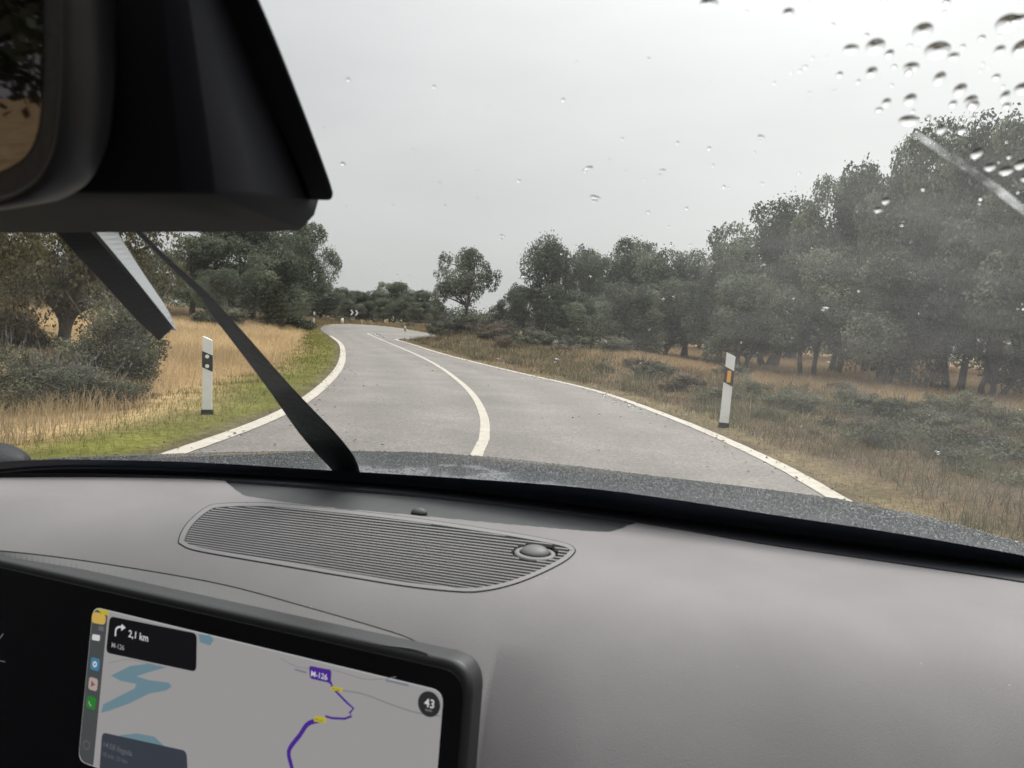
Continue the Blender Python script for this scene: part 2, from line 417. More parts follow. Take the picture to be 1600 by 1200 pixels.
M = dict(
    asphalt=asphalt_mat(), paint=paint_mat(), ground=ground_mat(), glass=glass_mat(), film=film_mat(), drop=drop_mat(), dash=dash_mat(), bark=bark_mat(),
    oak=leaf_mat('holm_oak_leaf', (0.040, 0.050, 0.030), (0.100, 0.118, 0.075), (0.215, 0.235, 0.16)),
    olive=leaf_mat('olive_brown_leaf', (0.055, 0.052, 0.028), (0.135, 0.126, 0.068), (0.29, 0.255, 0.15)),
    bush=leaf_mat('bush_leaf', (0.042, 0.046, 0.026), (0.108, 0.114, 0.068), (0.23, 0.222, 0.14)),
    heath=leaf_mat('heather_twig', (0.07, 0.056, 0.038), (0.14, 0.112, 0.074), (0.26, 0.205, 0.135)),
    blade=blade_mat('grass_blade'),
    post=plain('white_plastic', (0.74, 0.74, 0.72), 0.45, noise=0.06, scale=9),
    black=plain('black_plastic', (0.012, 0.012, 0.013), 0.45, noise=0.2, scale=20),
    rubber=plain('black_rubber', (0.014, 0.015, 0.020), 0.6, bump=0.15, scale=200),
    amber=plain('amber_reflector', (0.78, 0.36, 0.03), 0.25),
    whiteref=plain('white_reflector', (0.78, 0.78, 0.74), 0.25),
    frit=plain('black_ceramic_frit', (0.040, 0.047, 0.066), 0.3, spec=0.4),
    housing=plain('dark_housing_plastic', (0.010, 0.011, 0.017), 0.7, spec=0.25, noise=0.08, scale=30),
    smooth=plain('smooth_grey_plastic', (0.105, 0.102, 0.102), 0.5, noise=0.05, scale=30),
    vent=plain('dark_vent_plastic', (0.045, 0.046, 0.048), 0.5, noise=0.1, scale=40),
    gap=plain('deep_gap', (0.006, 0.006, 0.006), 0.9, spec=0.1),
    slat=plain('grille_plastic', (0.172, 0.165, 0.167), 0.6, noise=0.05, scale=60),
    bezel=plain('gloss_black_bezel', (0.008, 0.008, 0.010), 0.35, spec=0.3),
    trim=plain('satin_trim', (0.026, 0.026, 0.028), 0.4, spec=0.5),
    cloth=plain('grey_headliner', (0.30, 0.29, 0.27), 0.95, noise=0.1, scale=80),
    interior=plain('dark_interior', (0.05, 0.05, 0.052), 0.7, noise=0.1, scale=30),
    mirror=plain('mirror_glass', (0.085, 0.08, 0.084), 0.03, metal=1.0),
    wiper=plain('wiper_black', (0.007, 0.008, 0.010), 0.5, spec=0.3, bump=0.15, scale=90),
    spoiler=plain('spoiler_sky_sheen', (0.30, 0.31, 0.32), 0.3, spec=0.6),  # pale grey paints in the sky's gleam along the blade
    sheet=plain('galvanised', (0.32, 0.33, 0.34), 0.45, metal=0.6),
    gap2=plain('dull_band_edge', (0.12, 0.125, 0.135), 0.6, spec=0.2),
    rust=plain('brown_litter', (0.09, 0.06, 0.04), 0.9),
)
def hood_mat():
    m, n, l, p = new_mat('wet_blue_grey_paint')
    t = n.new('ShaderNodeTexCoord'); v = n.new('ShaderNodeTexVoronoi'); v.inputs['Scale'].default_value = 140; v.inputs['Randomness'].default_value = 1
    x = n.new('ShaderNodeTexNoise'); x.inputs['Scale'].default_value = 240; x.inputs['Detail'].default_value = 2
    for q in (v,): l.new(t.outputs['Object'], q.inputs['Vector'])
    s = x
    mpx = n.new('ShaderNodeMapping'); mpx.inputs['Scale'].default_value = (0.7, 1.0, 1.0); l.new(t.outputs['Object'], mpx.inputs[0]); l.new(mpx.outputs[0], x.inputs['Vector'])
    b = n.new('ShaderNodeBump'); b.inputs['Strength'].default_value = 1.0; b.inputs['Distance'].default_value = 0.0045
    l.new(s.outputs[0], b.inputs['Height']); l.new(b.outputs[0], p.inputs['Normal'])
    p.inputs['Base Color'].default_value = (0.055, 0.062, 0.072, 1); p.inputs['Metallic'].default_value = 0.5
    p.inputs['Roughness'].default_value = 0.22; p.inputs['Coat Weight'].default_value = 0.8; p.inputs['Coat Roughness'].default_value = 0.05
    return m
M['hood'] = hood_mat()

def emissive(name, col, e=1.0):
    m, n, l, p = new_mat(name)
    p.inputs['Base Color'].default_value = (0.01, 0.01, 0.01, 1); p.inputs['Roughness'].default_value = 0.4; p.inputs['Specular IOR Level'].default_value = 0.25
    p.inputs['Emission Color'].default_value = (*col, 1); p.inputs['Emission Strength'].default_value = e
    return m
SCR = {k: emissive('lit_' + k, c) for k, c in dict(
    map=(0.285, 0.278, 0.276), edge=(0.42, 0.42, 0.42), bar=(0.055, 0.060, 0.060), panel=(0.004, 0.004, 0.005), water=(0.125, 0.205, 0.245), white=(0.55, 0.55, 0.55), grey=(0.28, 0.28, 0.28),
    dim=(0.11, 0.11, 0.12), purple=(0.055, 0.018, 0.22), yellow=(0.42, 0.36, 0.03), pill=(0.50, 0.34, 0.08), blue=(0.05, 0.17, 0.29), pinkbox=(0.36, 0.29, 0.27), pink=(0.20, 0.07, 0.08), green=(0.02, 0.17, 0.025),
    road=(0.19, 0.19, 0.19), dark=(0.02, 0.02, 0.022), arrival=(0.035, 0.042, 0.055), label=(0.16, 0.18, 0.21), ink=(0.07, 0.06, 0.01)).items()}

# ------------------------------------------------------------------ road
Lpx = [(275, 703), (440, 640), (500, 600), (526, 570), (531, 548), (527, 536), (516, 527), (505, 519), (501, 513.5), (508, 509), (530, 507), (560, 507), (600, 510), (640, 516.5), (668, 521)]
Rpx = [(1325, 782), (1200, 715), (1060, 655), (930, 610), (800, 580), (700, 555), (645, 538), (622, 530.5)]
Cpx = [(748, 706), (757, 680), (755, 650), (740, 620), (715, 595), (680, 570), (640, 550), (600, 533), (573, 521)]
Lw = [on_ground(*p) for p in Lpx]; Rw = [on_ground(*p) for p in Rpx]; Cw = [on_ground(*p) for p in Cpx]
xl, yl = Lw[-1]; xr, yr = Rw[-1]
Lw = [(-5.2, -9.0), (-3.9, -3.0), (-3.1, 2.2)] + Lw + [(-4.0, 53.4), (-1.5, 56), (0.5, 62), (2.0, 75), (2.5, 95)]
Rw = [(0.6, -9.0), (1.75, -3.0), (2.62, 2.0)] + Rw + [(xr + 1.0, yr + 1.0), (-2.5, 43.6), (2.0, 47.0), (5.0, 53.0), (7.5, 62.0), (9.0, 75.0), (9.5, 95.0)]
Cw = [(-2.3, -9.0), (-1.1, -3.0), (-0.45, 2.2)] + Cw
NR = 420
Lc, Rc = smooth_poly(Lw, NR), smooth_poly(Rw, NR)
Cc = smooth_poly(Cw, 200)
ROADPOLY = np.vstack([Lc, Rc[::-1]])

# the ruled surface joins matching stations: each station of the left edge to the nearest fraction of the right edge
def stations():
    a = np.array([0, 0.02, 0.4, 0.55, 0.72, 1.0])
    return a
iL = np.arange(NR)
V, F, across = [], [], []
KX = 9
for i in range(NR):
    for k in range(KX):
        t = k / (KX - 1)
        p = Lc[i] * (1 - t) + Rc[i] * t
        V.append((p[0], p[1], float(terrain(p[0], p[1])) + 0.012 - 0.0))
        across.append(t)
for i in range(NR - 1):
    for k in range(KX - 1):
        a = i * KX + k; F.append((a, a + 1, a + KX + 1, a + KX))
me = mesh('road', V, F, True)
at = me.attributes.new('across', 'FLOAT', 'POINT'); at.data.foreach_set('value', across)
tag(obj('road', me, M['asphalt']), kind='structure', label='grey two lane country road bending left over a crest')

def road_line(name, pts, width, off, label):
    P = smooth_poly(pts, 500)
    T = np.gradient(P, axis=0); T /= np.linalg.norm(T, axis=1)[:, None]
    Nn = np.stack([T[:, 1], -T[:, 0]], 1)
    V, F = [], []
    for i in range(len(P)):
        wj = 1 + 0.06 * sin(i * 1.7) * sin(i * 0.37)
        for s in (0.0, 1.0):
            q = P[i] + Nn[i] * (off + (s - 0.5) * width * wj)
            V.append((q[0], q[1], float(terrain(q[0], q[1])) + 0.018))
    for i in range(len(P) - 1): F.append((2 * i, 2 * i + 1, 2 * i + 3, 2 * i + 2))
    return tag(obj(name, mesh(name, V, F), M['paint']), kind='structure', label=label)
road_line('edge_line', smooth_poly(Lw, 400)[:148], 0.17, 0.10, 'white line along the near left edge of the road')
road_line('edge_line', smooth_poly(Lw, 400)[196:], 0.17, 0.10, 'white line along the outside of the far bend')
road_line('edge_line', Rw, 0.18, -0.10, 'white line along the right edge of the road')
road_line('centre_line', Cw, 0.115, 0.0, 'white unbroken line along the middle of the road')

# ------------------------------------------------------------------ ground
def seg_dist(x, y, C):
    """distance to a polyline"""
    best = np.full(x.shape, 1e9)
    C = C[::4]
    for i in range(len(C) - 1):
        ax, ay = C[i]; bx, by = C[i + 1]
        dx, dy = bx - ax, by - ay; q = dx * dx + dy * dy + 1e-12
        t = np.clip(((x - ax) * dx + (y - ay) * dy) / q, 0, 1)
        best = np.minimum(best, (x - ax - t * dx) ** 2 + (y - ay - t * dy) ** 2)
    return np.sqrt(best)

def vnoise(x, y, s=1.0, seed=0):
    """cheap smooth noise in -1..1"""
    r = np.random.default_rng(seed); o = np.zeros_like(x)
    for k in range(5):
        a = r.uniform(0, 2 * pi); f = s * r.uniform(0.6, 1.9); o = o + np.sin((x * cos(a) + y * sin(a)) * f + r.uniform(0, 6))
    return o / 3.2

def bumps(x, y, dist):
    """the land off the road: small humps, a bank on the right and behind the bend"""
    k = np.clip((dist - 0.25) / 1.5, 0, 1)
    z = 0.05 * vnoise(x, y, 1.4, 3) * k + 0.04 * vnoise(x, y, 4.0, 4) * k
    mx, my = MOUND
    z = z + 0.75 * np.exp(-(((x - mx) / 2.4) ** 2 + ((y - my) / 4.5) ** 2)) * k
    mx2, my2 = MOUND2
    z = z + 0.4 * np.exp(-(((x - mx2) / 3.5) ** 2 + ((y - my2) / 7.0) ** 2)) * k
    return z
MOUND = (on_ground(735, 540)[0] + 0.6, 41.0)
MOUND2 = (3.2, 30.0)

def zone_colours(x, y, dl, dr, leftside):
    """base colour of the soil and litter cover by place"""
    n1 = vnoise(x, y, 0.8, 7)[..., None]; n2 = vnoise(x, y, 2.6, 9)[..., None]
    green = np.array([0.125, 0.125, 0.030]); gold = np.array([0.34, 0.235, 0.12]); brown = np.array([0.125, 0.088, 0.055]); soil = np.array([0.10, 0.078, 0.055]); yg = np.array([0.16, 0.128, 0.072])
    d = np.where(leftside, dl, dr)[..., None]
    ls = leftside[..., None]
    gl = np.clip(1.7 - d + 0.4 * n1, 0, 1)
    colL = gold * (1 - gl) + green * gl
    gr = np.clip((0.95 - d + 0.35 * n1) * 1.6, 0, 1)
    far = (np.clip((y - 14) / 10, 0, 1) * np.clip((dr - 3.5) / 5, 0.15, 1))[..., None]
    base = brown * (1 - far) + (gold * 0.8) * far
    colL = np.where((y > 46)[..., None], colL * 0.45 + brown * 0.55, colL)
    base = np.where(n2 > 0.35, base * 0.7 + soil * 0.3, base)
    colR = base * (1 - gr) + yg * gr
    c = np.where(ls, colL, colR)
    edge = np.clip((0.22 - d) / 0.2, 0, 1)
    return c * (1 - edge) + soil * edge

def is_left(x, y):
    """left of the road's centre (by nearest edge)"""
    return seg_dist(x, y, Lc) < seg_dist(x, y, Rc)

def side_and_dist(x, y):
    dl, dr = seg_dist(x, y, Lc), seg_dist(x, y, Rc)
    return dl, dr, dl < dr

def make_ground():
    ys = np.r_[-30, -15, np.linspace(-8, 30, 140), np.linspace(30.4, 75, 110), np.geomspace(76, 1500, 26)]
    xs = np.r_[-np.geomspace(1500, 26, 24), np.linspace(-25, 22, 190), np.geomspace(23, 1500, 24)]
    X, Y = np.meshgrid(xs, ys)
    dl, dr, ls = side_and_dist(X.ravel(), Y.ravel()); dl, dr, ls = dl.reshape(X.shape), dr.reshape(X.shape), ls.reshape(X.shape)
    on = inside(ROADPOLY, X, Y)
    d = np.minimum(dl, dr)
    Z = terrain(X, Y) + np.where(on, -0.06 * np.clip(d / 0.3, 0, 1), bumps(X, Y, d) + 0.02 * np.clip(d / 0.4, 0, 1))
    Z = Z - 0.004
    c = zone_colours(X, Y, dl, dr, ls)
    V = np.stack([X.ravel(), Y.ravel(), Z.ravel()], 1)
    ny, nx = X.shape
    i = np.arange(ny - 1)[:, None] * nx + np.arange(nx - 1)[None, :]
    F = np.stack([i, i + 1, i + nx + 1, i + nx], -1).reshape(-1, 4)
    me = fast_mesh('ground', V, F, 4)
    a = me.attributes.new('cover', 'FLOAT_COLOR', 'POINT')
    a.data.foreach_set('color', np.concatenate([c.reshape(-1, 3), np.ones((len(V), 1))], 1).astype(np.float32).ravel())
    me.polygons.foreach_set('use_smooth', [True] * len(me.polygons))
    tag(obj('ground', me, M['ground']), kind='structure', label='verge and pasture on both sides of the road')
make_ground()

def ground_z(x, y):
    xa, ya = np.atleast_1d(np.asarray(x, float)), np.atleast_1d(np.asarray(y, float))
    dl, dr, ls = side_and_dist(xa, ya)
    on = inside(ROADPOLY, xa, ya)
    z = terrain(xa, ya) + np.where(on, 0, bumps(xa, ya, np.minimum(dl, dr)))
    return z

# ------------------------------------------------------------------ grass
def blades(name, x, y, h, wd, tint, label, lean=0.5):
    n = len(x)
    z = ground_z(x, y) - 0.02
    a = rng.uniform(0, 2 * pi, n)
    ax, ay = np.cos(a), np.sin(a)
    b = rng.uniform(0, 2 * pi, n); ln = np.abs(rng.normal(0, lean, n)) * h
    V = np.empty((n, 5, 3), np.float32)
    for k, (t, s, ww) in enumerate(((0, -1, 1), (0, 1, 1), (0.55, -1, 0.7), (0.55, 1, 0.7), (1.0, 0, 0))):
        V[:, k, 0] = x + ax * wd * s * ww * 0.5 + np.cos(b) * ln * t * t
        V[:, k, 1] = y + ay * wd * s * ww * 0.5 + np.sin(b) * ln * t * t
        V[:, k, 2] = z + h * t * (1 - 0.15 * t)
    o = np.arange(n)[:, None] * 5
    T = np.concatenate([o + np.array([[0, 1, 3]]), o + np.array([[0, 3, 2]]), o + np.array([[2, 3, 4]])], 0)
    me = fast_mesh(name, V.reshape(-1, 3), T, 3)
    at = me.attributes.new('tint', 'FLOAT_COLOR', 'POINT')
    c = np.repeat(np.concatenate([tint, np.ones((n, 1))], 1), 5, 0).astype(np.float32)
    at.data.foreach_set('color', c.ravel())
    return tag(obj(name, me, M['blade']), label=label, cat='grass', kind='stuff')

def scatter(n, dmin, dmax, amin, amax, p=0.45):
    u = rng.uniform(0, 1, n)
    d = (dmin ** (1 + p) + u * (dmax ** (1 + p) - dmin ** (1 + p))) ** (1 / (1 + p))
    a = np.radians(rng.uniform(amin, amax, n))
    x, y = d * np.sin(a), d * np.cos(a)
    k = ~inside(ROADPOLY, x, y)
    return x[k], y[k]

def mixc(a, b, t): return np.array(a) * (1 - t) + np.array(b) * t

def grow():
    # left: short green verge, then tall dry grass
    x, y = scatter(360000, 3.5, 70, -60, 3, 0.25)
    dl, dr, ls = side_and_dist(x, y); n1 = vnoise(x, y, 1.1, 21); n2 = vnoise(x, y, 3.3, 22)
    d = np.hypot(x, y)
    k = ls & (dl > 0.05)
    gz = 1.55 + 0.4 * n1
    g = k & (dl < gz) & (rng.uniform(0, 1, len(x)) < np.clip(dl / 0.5, 0.12, 1))
    r = rng.uniform(0, 1, (len(x), 1)); r2 = rng.uniform(0, 1, (len(x), 1))
    tg = mixc((0.075, 0.095, 0.018), (0.24, 0.215, 0.055), np.clip(r * 0.75 + 0.2 * n2[:, None] + 0.08, 0, 1))
    tg = np.where(r2 < 0.16, np.array((0.30, 0.22, 0.11)), tg)
    out = [(x[g], y[g], rng.uniform(0.05, 0.17, g.sum()) * (0.6 + 0.4 * np.clip(dl[g], 0, 1)), np.maximum(0.005, d[g] * 0.0007), tg[g])]
    t = k & (dl >= gz - 0.25 * rng.uniform(0, 1, len(x)))
    td = mixc((0.35, 0.265, 0.155), (0.82, 0.635, 0.38), np.clip(r * 0.8 + 0.22 * n1[:, None] + 0.05, 0, 1))
    near = np.clip((9.5 - y) / 3, 0, 1)[:, None]
    td = td * (1 - 0.42 * near * np.array((1, 0.9, 0.85)))
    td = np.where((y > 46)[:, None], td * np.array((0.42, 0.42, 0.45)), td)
    hh = rng.uniform(0.22, 0.55, t.sum()) * np.clip(0.55 + 0.3 * n2[t] + 0.25 * (dl[t] - 1.2), 0.35, 1.15)
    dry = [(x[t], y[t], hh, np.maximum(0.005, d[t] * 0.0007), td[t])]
    # right: a narrow yellow-green fringe, brown litter and twigs, gold under the trees
    x, y = scatter(400000, 3.5, 62, -12, 52, 0.3)
    dl, dr, ls = side_and_dist(x, y); n1 = vnoise(x, y, 1.1, 31); n2 = vnoise(x, y, 3.1, 32); n3 = vnoise(x, y, 0.35, 33)
    d = np.hypot(x, y)
    k = (~ls) & (dr > 0.06)
    gz = 0.55 + 0.3 * n1
    g = k & (dr < gz) & (rng.uniform(0, 1, len(x)) < np.clip(dr / 0.4, 0.15, 1))
    r = rng.uniform(0, 1, (len(x), 1)); r2 = rng.uniform(0, 1, (len(x), 1))
    tg = mixc((0.12, 0.11, 0.045), (0.32, 0.25, 0.13), np.clip(r * 0.8 + 0.2 * n2[:, None], 0, 1))
    tg = np.where(r2 < 0.35, np.array((0.22, 0.155, 0.09)), tg)
    out.append((x[g], y[g], rng.uniform(0.04, 0.13, g.sum()), np.maximum(0.005, d[g] * 0.0007), tg[g]))
    far = np.clip((dr - 4.0) / 5 + 0.35 * n3 + 0.25 * n1, 0.08, 1) * np.clip((d - 11) / 8, 0, 1)
    pick = rng.uniform(0, 1, len(x)) < far
    t = k & (dr >= gz) & pick
    td = mixc((0.24, 0.175, 0.105), (0.56, 0.42, 0.25), np.clip(r * 0.8 + 0.22 * n1[:, None] + 0.05, 0, 1))
    dry.append((x[t], y[t], rng.uniform(0.15, 0.42, t.sum()), np.maximum(0.005, d[t] * 0.0007), td[t]))
    b = k & (dr >= gz) & ~pick
    tb = mixc((0.085, 0.065, 0.043), (0.34, 0.255, 0.165), np.clip(r * 0.8 + 0.2 * n1[:, None], 0, 1))
    tb = np.where((n2[:, None] + 0.5 * n1[:, None] > -0.2) & (r2 < 0.75), mixc((0.065, 0.072, 0.042), (0.185, 0.182, 0.11), r), tb)
    und = [(x[b], y[b], rng.uniform(0.06, 0.30, b.sum()) * (1 + 0.6 * n2[b]), np.maximum(0.006, d[b] * 0.0008), tb[b])]
    def cat(q, j): return np.concatenate([e[j] for e in q], 0)
    blades('verge_grass', *[cat(out, j) for j in range(5)], 'short yellow green grass along the edges of the road')
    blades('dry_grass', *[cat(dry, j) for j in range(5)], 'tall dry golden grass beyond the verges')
    blades('undergrowth', *[cat(und, j) for j in range(5)], 'brown and grey green undergrowth on the right roadside', lean=0.9)
grow()

def litter():
    n = 2600
    g = np.random.default_rng(41)
    C = np.where(g.uniform(0, 1, n)[:, None] < 0.62, Rc[g.integers(40, 300, n)], Lc[g.integers(40, 300, n)])
    sgn = np.where(C[:, 0] > Lc[:, 0].max(), -1, -1)
    off = np.abs(g.normal(0, 0.28, n)) - 0.12
    x = C[:, 0] + g.normal(0, 0.12, n) + np.where(g.uniform(0, 1, n) < 0.5, 1, -1) * off * 1.2; y = C[:, 1] + g.normal(0, 0.3, n)
    k = g.uniform(0, 1, n) < 0.045                                  # a few blown over the lanes
    t = g.uniform(0.1, 0.9, n); i = g.integers(40, 300, n); M_ = Lc[i] * (1 - t[:, None]) + Rc[i] * t[:, None]
    x = np.where(k, M_[:, 0], x); y = np.where(k, M_[:, 1], y)
    on = inside(ROADPOLY, x, y)
    z = np.where(on, terrain(x, y) + 0.022, ground_z(x, y) + 0.03)
    a = g.uniform(0, 2 * pi, n); s = g.uniform(0.010, 0.028, n)
    V = np.empty((n, 4, 3), np.float32)
    for q, (u, v_, h) in enumerate(((-1, 0, 0), (0, -0.45, 0.012), (1, 0, 0.004), (0, 0.45, 0.014))):
        V[:, q, 0] = x + (u * np.cos(a) - v_ * np.sin(a)) * s; V[:, q, 1] = y + (u * np.sin(a) + v_ * np.cos(a)) * s; V[:, q, 2] = z + h * g.uniform(0.3, 1.3, n)
    me = fast_mesh('leaf_litter', V.reshape(-1, 3), np.arange(n * 4).reshape(n, 4), 4)
    at = me.attributes.new('tint', 'FLOAT_COLOR', 'POINT')
    c = np.array([0.11, 0.07, 0.04])[None] * g.uniform(0.4, 2.6, n)[:, None]
    at.data.foreach_set('color', np.repeat(np.concatenate([c, np.ones((n, 1))], 1), 4, 0).astype(np.float32).ravel())
    tag(obj('leaf_litter', me, M['blade']), label='small brown leaves fallen along the road edges and lanes', cat='leaf litter', kind='stuff')
litter()

# ------------------------------------------------------------------ trees and bushes
def leaf_cloud(centres, radii, n, size, squash=0.8, shell=0.55, droop=0.0):
    """n little leaf shaped faces spread through a set of clumps; returns verts, faces, tone"""
    C = np.array(centres); R = np.array(radii)
    pw = R ** 2.2; pw /= pw.sum()
    i = rng.choice(len(C), n, p=pw)
    v = rng.normal(size=(n, 3)); v /= np.linalg.norm(v, axis=1)[:, None]
    rr = (shell + (1 - shell) * rng.uniform(0, 1, n)) ** 0.7
    rr = np.where(rng.uniform(0, 1, n) < 0.2, rr * rng.uniform(0.95, 1.34, n), rr)
    P = C[i] + v * (R[i] * rr)[:, None] * np.array([1, 1, squash])
    out_n = v * 0.6 + rng.normal(size=(n, 3)) * 0.7 + np.array([0, 0, 0.35])
    out_n /= np.linalg.norm(out_n, axis=1)[:, None]
    a = np.cross(out_n, rng.normal(size=(n, 3))); a /= np.linalg.norm(a, axis=1)[:, None] + 1e-9
    b = np.cross(out_n, a)
    s = size * rng.uniform(0.55, 1.3, n)[:, None]
    V = np.empty((n, 4, 3), np.float32)
    V[:, 0] = P - a * s * 0.55; V[:, 1] = P + b * s * 0.32 + out_n * s * 0.1; V[:, 2] = P + a * s * 0.6; V[:, 3] = P - b * s * 0.32 + out_n * s * 0.08
    F = np.arange(n * 4).reshape(n, 4)
    ct = rng.uniform(0.0, 0.78, len(C))
    tone = np.clip(ct[i] + rng.normal(0, 0.13, n), 0, 1)
    return V.reshape(-1, 3), F, np.repeat(tone, 4)

def leaf_mesh(name, *a, **k):
    V, F, tone = leaf_cloud(*a, **k)
    me = fast_mesh(name, V, F, 4)
    t = me.attributes.new('tone', 'FLOAT', 'POINT'); t.data.foreach_set('value', tone.astype(np.float32))
    return me

def skin_tree(name, nodes, edges):
    me = bpy.data.meshes.new(name); me.from_pydata([tuple(map(float, p)) for p, _ in nodes], edges, [])
    o = bpy.data.objects.new(name, me); COL.objects.link(o)
    o.modifiers.new('skin', 'SKIN'); o.modifiers['skin'].branch_smoothing = 0.4
    for i, (_, r) in enumerate(nodes): me.skin_vertices[0].data[i].radius = (r, r); me.skin_vertices[0].data[i].use_root = (i == 0)
    sb = o.modifiers.new('sub', 'SUBSURF'); sb.levels = 1
    m = bpy.data.meshes.new_from_object(o.evaluated_get(bpy.context.evaluated_depsgraph_get()))
    bpy.data.objects.remove(o); bpy.data.meshes.remove(me); m.name = name
    m.polygons.foreach_set('use_smooth', [True] * len(m.polygons))
    return m

def oak_variant(seed, n_lobes, h_trunk, spread, n_leaf, size, stems=1, flat=1.0, sparse=1.0, slim=1.0):
    """unit-height tree (1 m tall, crown about 1 m wide before scaling): returns crown mesh, trunk mesh"""
    r = np.random.default_rng(seed)
    C, R, parts = [], [], []
    tops = []
    for k in range(n_lobes):
        a = 2 * pi * k / n_lobes * 1.618 + r.uniform(-0.4, 0.4); q = spread * sqrt(r.uniform(0.03, 1))
        zz = h_trunk + 0.08 + (0.86 - h_trunk) * r.uniform(0, 1) * (1 - 0.4 * (q / spread) ** 2)
        if k < 4: q *= 0.55; zz = 0.66 + 0.18 * r.uniform(0, 1)
        rad = r.uniform(0.12, 0.19) * sparse
        zz = min(zz, 0.985 - rad * flat)
        c = np.array([q * cos(a), q * sin(a), zz]); tops.append(c)
        C.append(c); R.append(rad)
        for j in range(5):                     # small clumps on each lobe give the uneven outline
            v = r.normal(size=3); v /= np.linalg.norm(v); v[2] = abs(v[2]) * 0.8 if r.uniform() < 0.7 else v[2]
            c2 = c + v * rad * r.uniform(0.8, 1.1); rr = rad * r.uniform(0.28, 0.5)
            c2[2] = min(max(c2[2], h_trunk), 0.995 - rr * 0.6)
            C.append(c2); R.append(rr)
    crown = leaf_mesh('crown', C, R, n_leaf, size, squash=flat)
    nodes, edges = [((0, 0, -0.05), (0.05 if stems == 1 else 0.04) * slim)], []
    def node(p, rad_, frm):
        nodes.append((np.array(p, float), rad_)); edges.append((frm, len(nodes) - 1)); return len(nodes) - 1
    for s in range(stems):
        a = 2 * pi * s / stems + r.uniform(-0.5, 0.5); base = np.array([0.06 * cos(a), 0.06 * sin(a), 0]) * (stems > 1)
        lean = r.normal(0, 0.03, 2) + base[:2] * 0.8
        r0 = (0.032 if stems == 1 else 0.023) * slim
        top = np.array([base[0] + lean[0], base[1] + lean[1], h_trunk + 0.12])
        n0 = node(base + np.array([0, 0, 0.03]), r0 * 1.15, 0)
        q1 = base * 0.6 + top * 0.4 + np.r_[r.normal(0, 0.012, 2), 0]; n1 = node(q1, r0 * 0.95, n0)
        q2 = base * 0.3 + top * 0.7 + np.r_[r.normal(0, 0.012, 2), 0]; n2 = node(q2, r0 * 0.88, n1)
        n3 = node(top, r0 * 0.75, n2)
        q4 = top + np.array([r.normal(0, 0.02), r.normal(0, 0.02), 0.10]); n4 = node(q4, r0 * 0.6, n3)
        q5 = q4 + np.array([r.normal(0, 0.03), r.normal(0, 0.03), 0.13]); n5 = node(q5, r0 * 0.42, n4)
        mine = sorted([t for q, t in enumerate(tops) if q % stems == s], key=lambda t: t[2])
        for k, t in enumerate(mine):
            fr = k / max(1, len(mine) - 1)
            st, sn_ = ((q2, n2), (top, n3), (q4, n4), (q5, n5))[min(3, int(fr * 4))]
            m = (st + t) / 2 + np.r_[r.normal(0, 0.02, 2), 0.015]
            e1 = node(m, r0 * 0.36, sn_); e2 = node(t, r0 * 0.16, e1)
    trunk = skin_tree('trunk', nodes, edges)
    co = np.empty(len(crown.vertices) * 3, np.float32); crown.vertices.foreach_get('co', co); co = co.reshape(-1, 3)
    kx = 0.475 / np.percentile(np.hypot(co[:, 0], co[:, 1]), 97.5); kz = 1.0 / np.percentile(co[:, 2], 99.8)
    for m_ in (crown, trunk): m_.transform(Matrix.Diagonal((kx, kx, kz, 1)))
    return crown, trunk

OAKS = [oak_variant(101, 15, 0.23, 0.36, 27000, 0.020, 1), oak_variant(102, 17, 0.21, 0.40, 28000, 0.0195, 2),
        oak_variant(103, 15, 0.12, 0.34, 26000, 0.020, 3), oak_variant(104, 18, 0.22, 0.38, 28000, 0.0195, 1),
        oak_variant(105, 14, 0.10, 0.33, 26000, 0.020, 2)]
LONE = oak_variant(215, 24, 0.30, 0.40, 13000, 0.022, 1, 0.9, 0.72, 0.62)
NEAR = [oak_variant(301, 22, 0.15, 0.42, 30000, 0.015, 1), oak_variant(302, 20, 0.13, 0.42, 26000, 0.015, 2)]

def bush_variant(seed, n_lobes, n_leaf, size, flat=0.75, stray=0.0):
    r = np.random.default_rng(seed); C, R, parts = [], [], []
    for k in range(n_lobes):
        a = r.uniform(0, 2 * pi); q = 0.36 * sqrt(r.uniform(0, 1)); rad = r.uniform(0.14, 0.24)
        z = 0.10 + 0.66 * r.uniform(0, 1) * (1 - (q / 0.42) ** 2)
        C.append((q * cos(a), q * sin(a), z)); R.append(rad)
        for j in range(3):
            v = r.normal(size=3); v /= np.linalg.norm(v); v[2] = abs(v[2])
            C.append(np.array(C[-1 - j]) + v * rad); R.append(rad * 0.42)
        parts.append(tube_vf([(0.03 * cos(a), 0.03 * sin(a), -0.03), (q * 0.5 * cos(a), q * 0.5 * sin(a), z * 0.55), (q * cos(a), q * sin(a), z)], [0.016, 0.012, 0.005], 5))
    for k in range(int(stray)):                # bare twigs standing out of the leaves
        a = r.uniform(0, 2 * pi); q = 0.3 * r.uniform(0, 1); l = r.uniform(0.6, 1.05)
        parts.append(tube_vf([(q * 0.5 * cos(a), q * 0.5 * sin(a), 0), (q * cos(a), q * sin(a), l * 0.6), (q * 1.6 * cos(a + 0.3), q * 1.6 * sin(a + 0.3), l)], [0.007, 0.005, 0.002], 4))
    v, f = join_vf(parts)
    return leaf_mesh('leaves', C, R, n_leaf, size, squash=flat, shell=0.3), mesh('twigs', v, f, True)

BUSHES = [bush_variant(401, 9, 7000, 0.042, 1.0, 8), bush_variant(402, 11, 7500, 0.040, 1.0, 14), bush_variant(403, 8, 7000, 0.042, 1.0, 20)]
FINE = [bush_variant(451, 12, 20000, 0.024, 1.0, 24), bush_variant(452, 11, 19000, 0.025, 1.0, 40)]

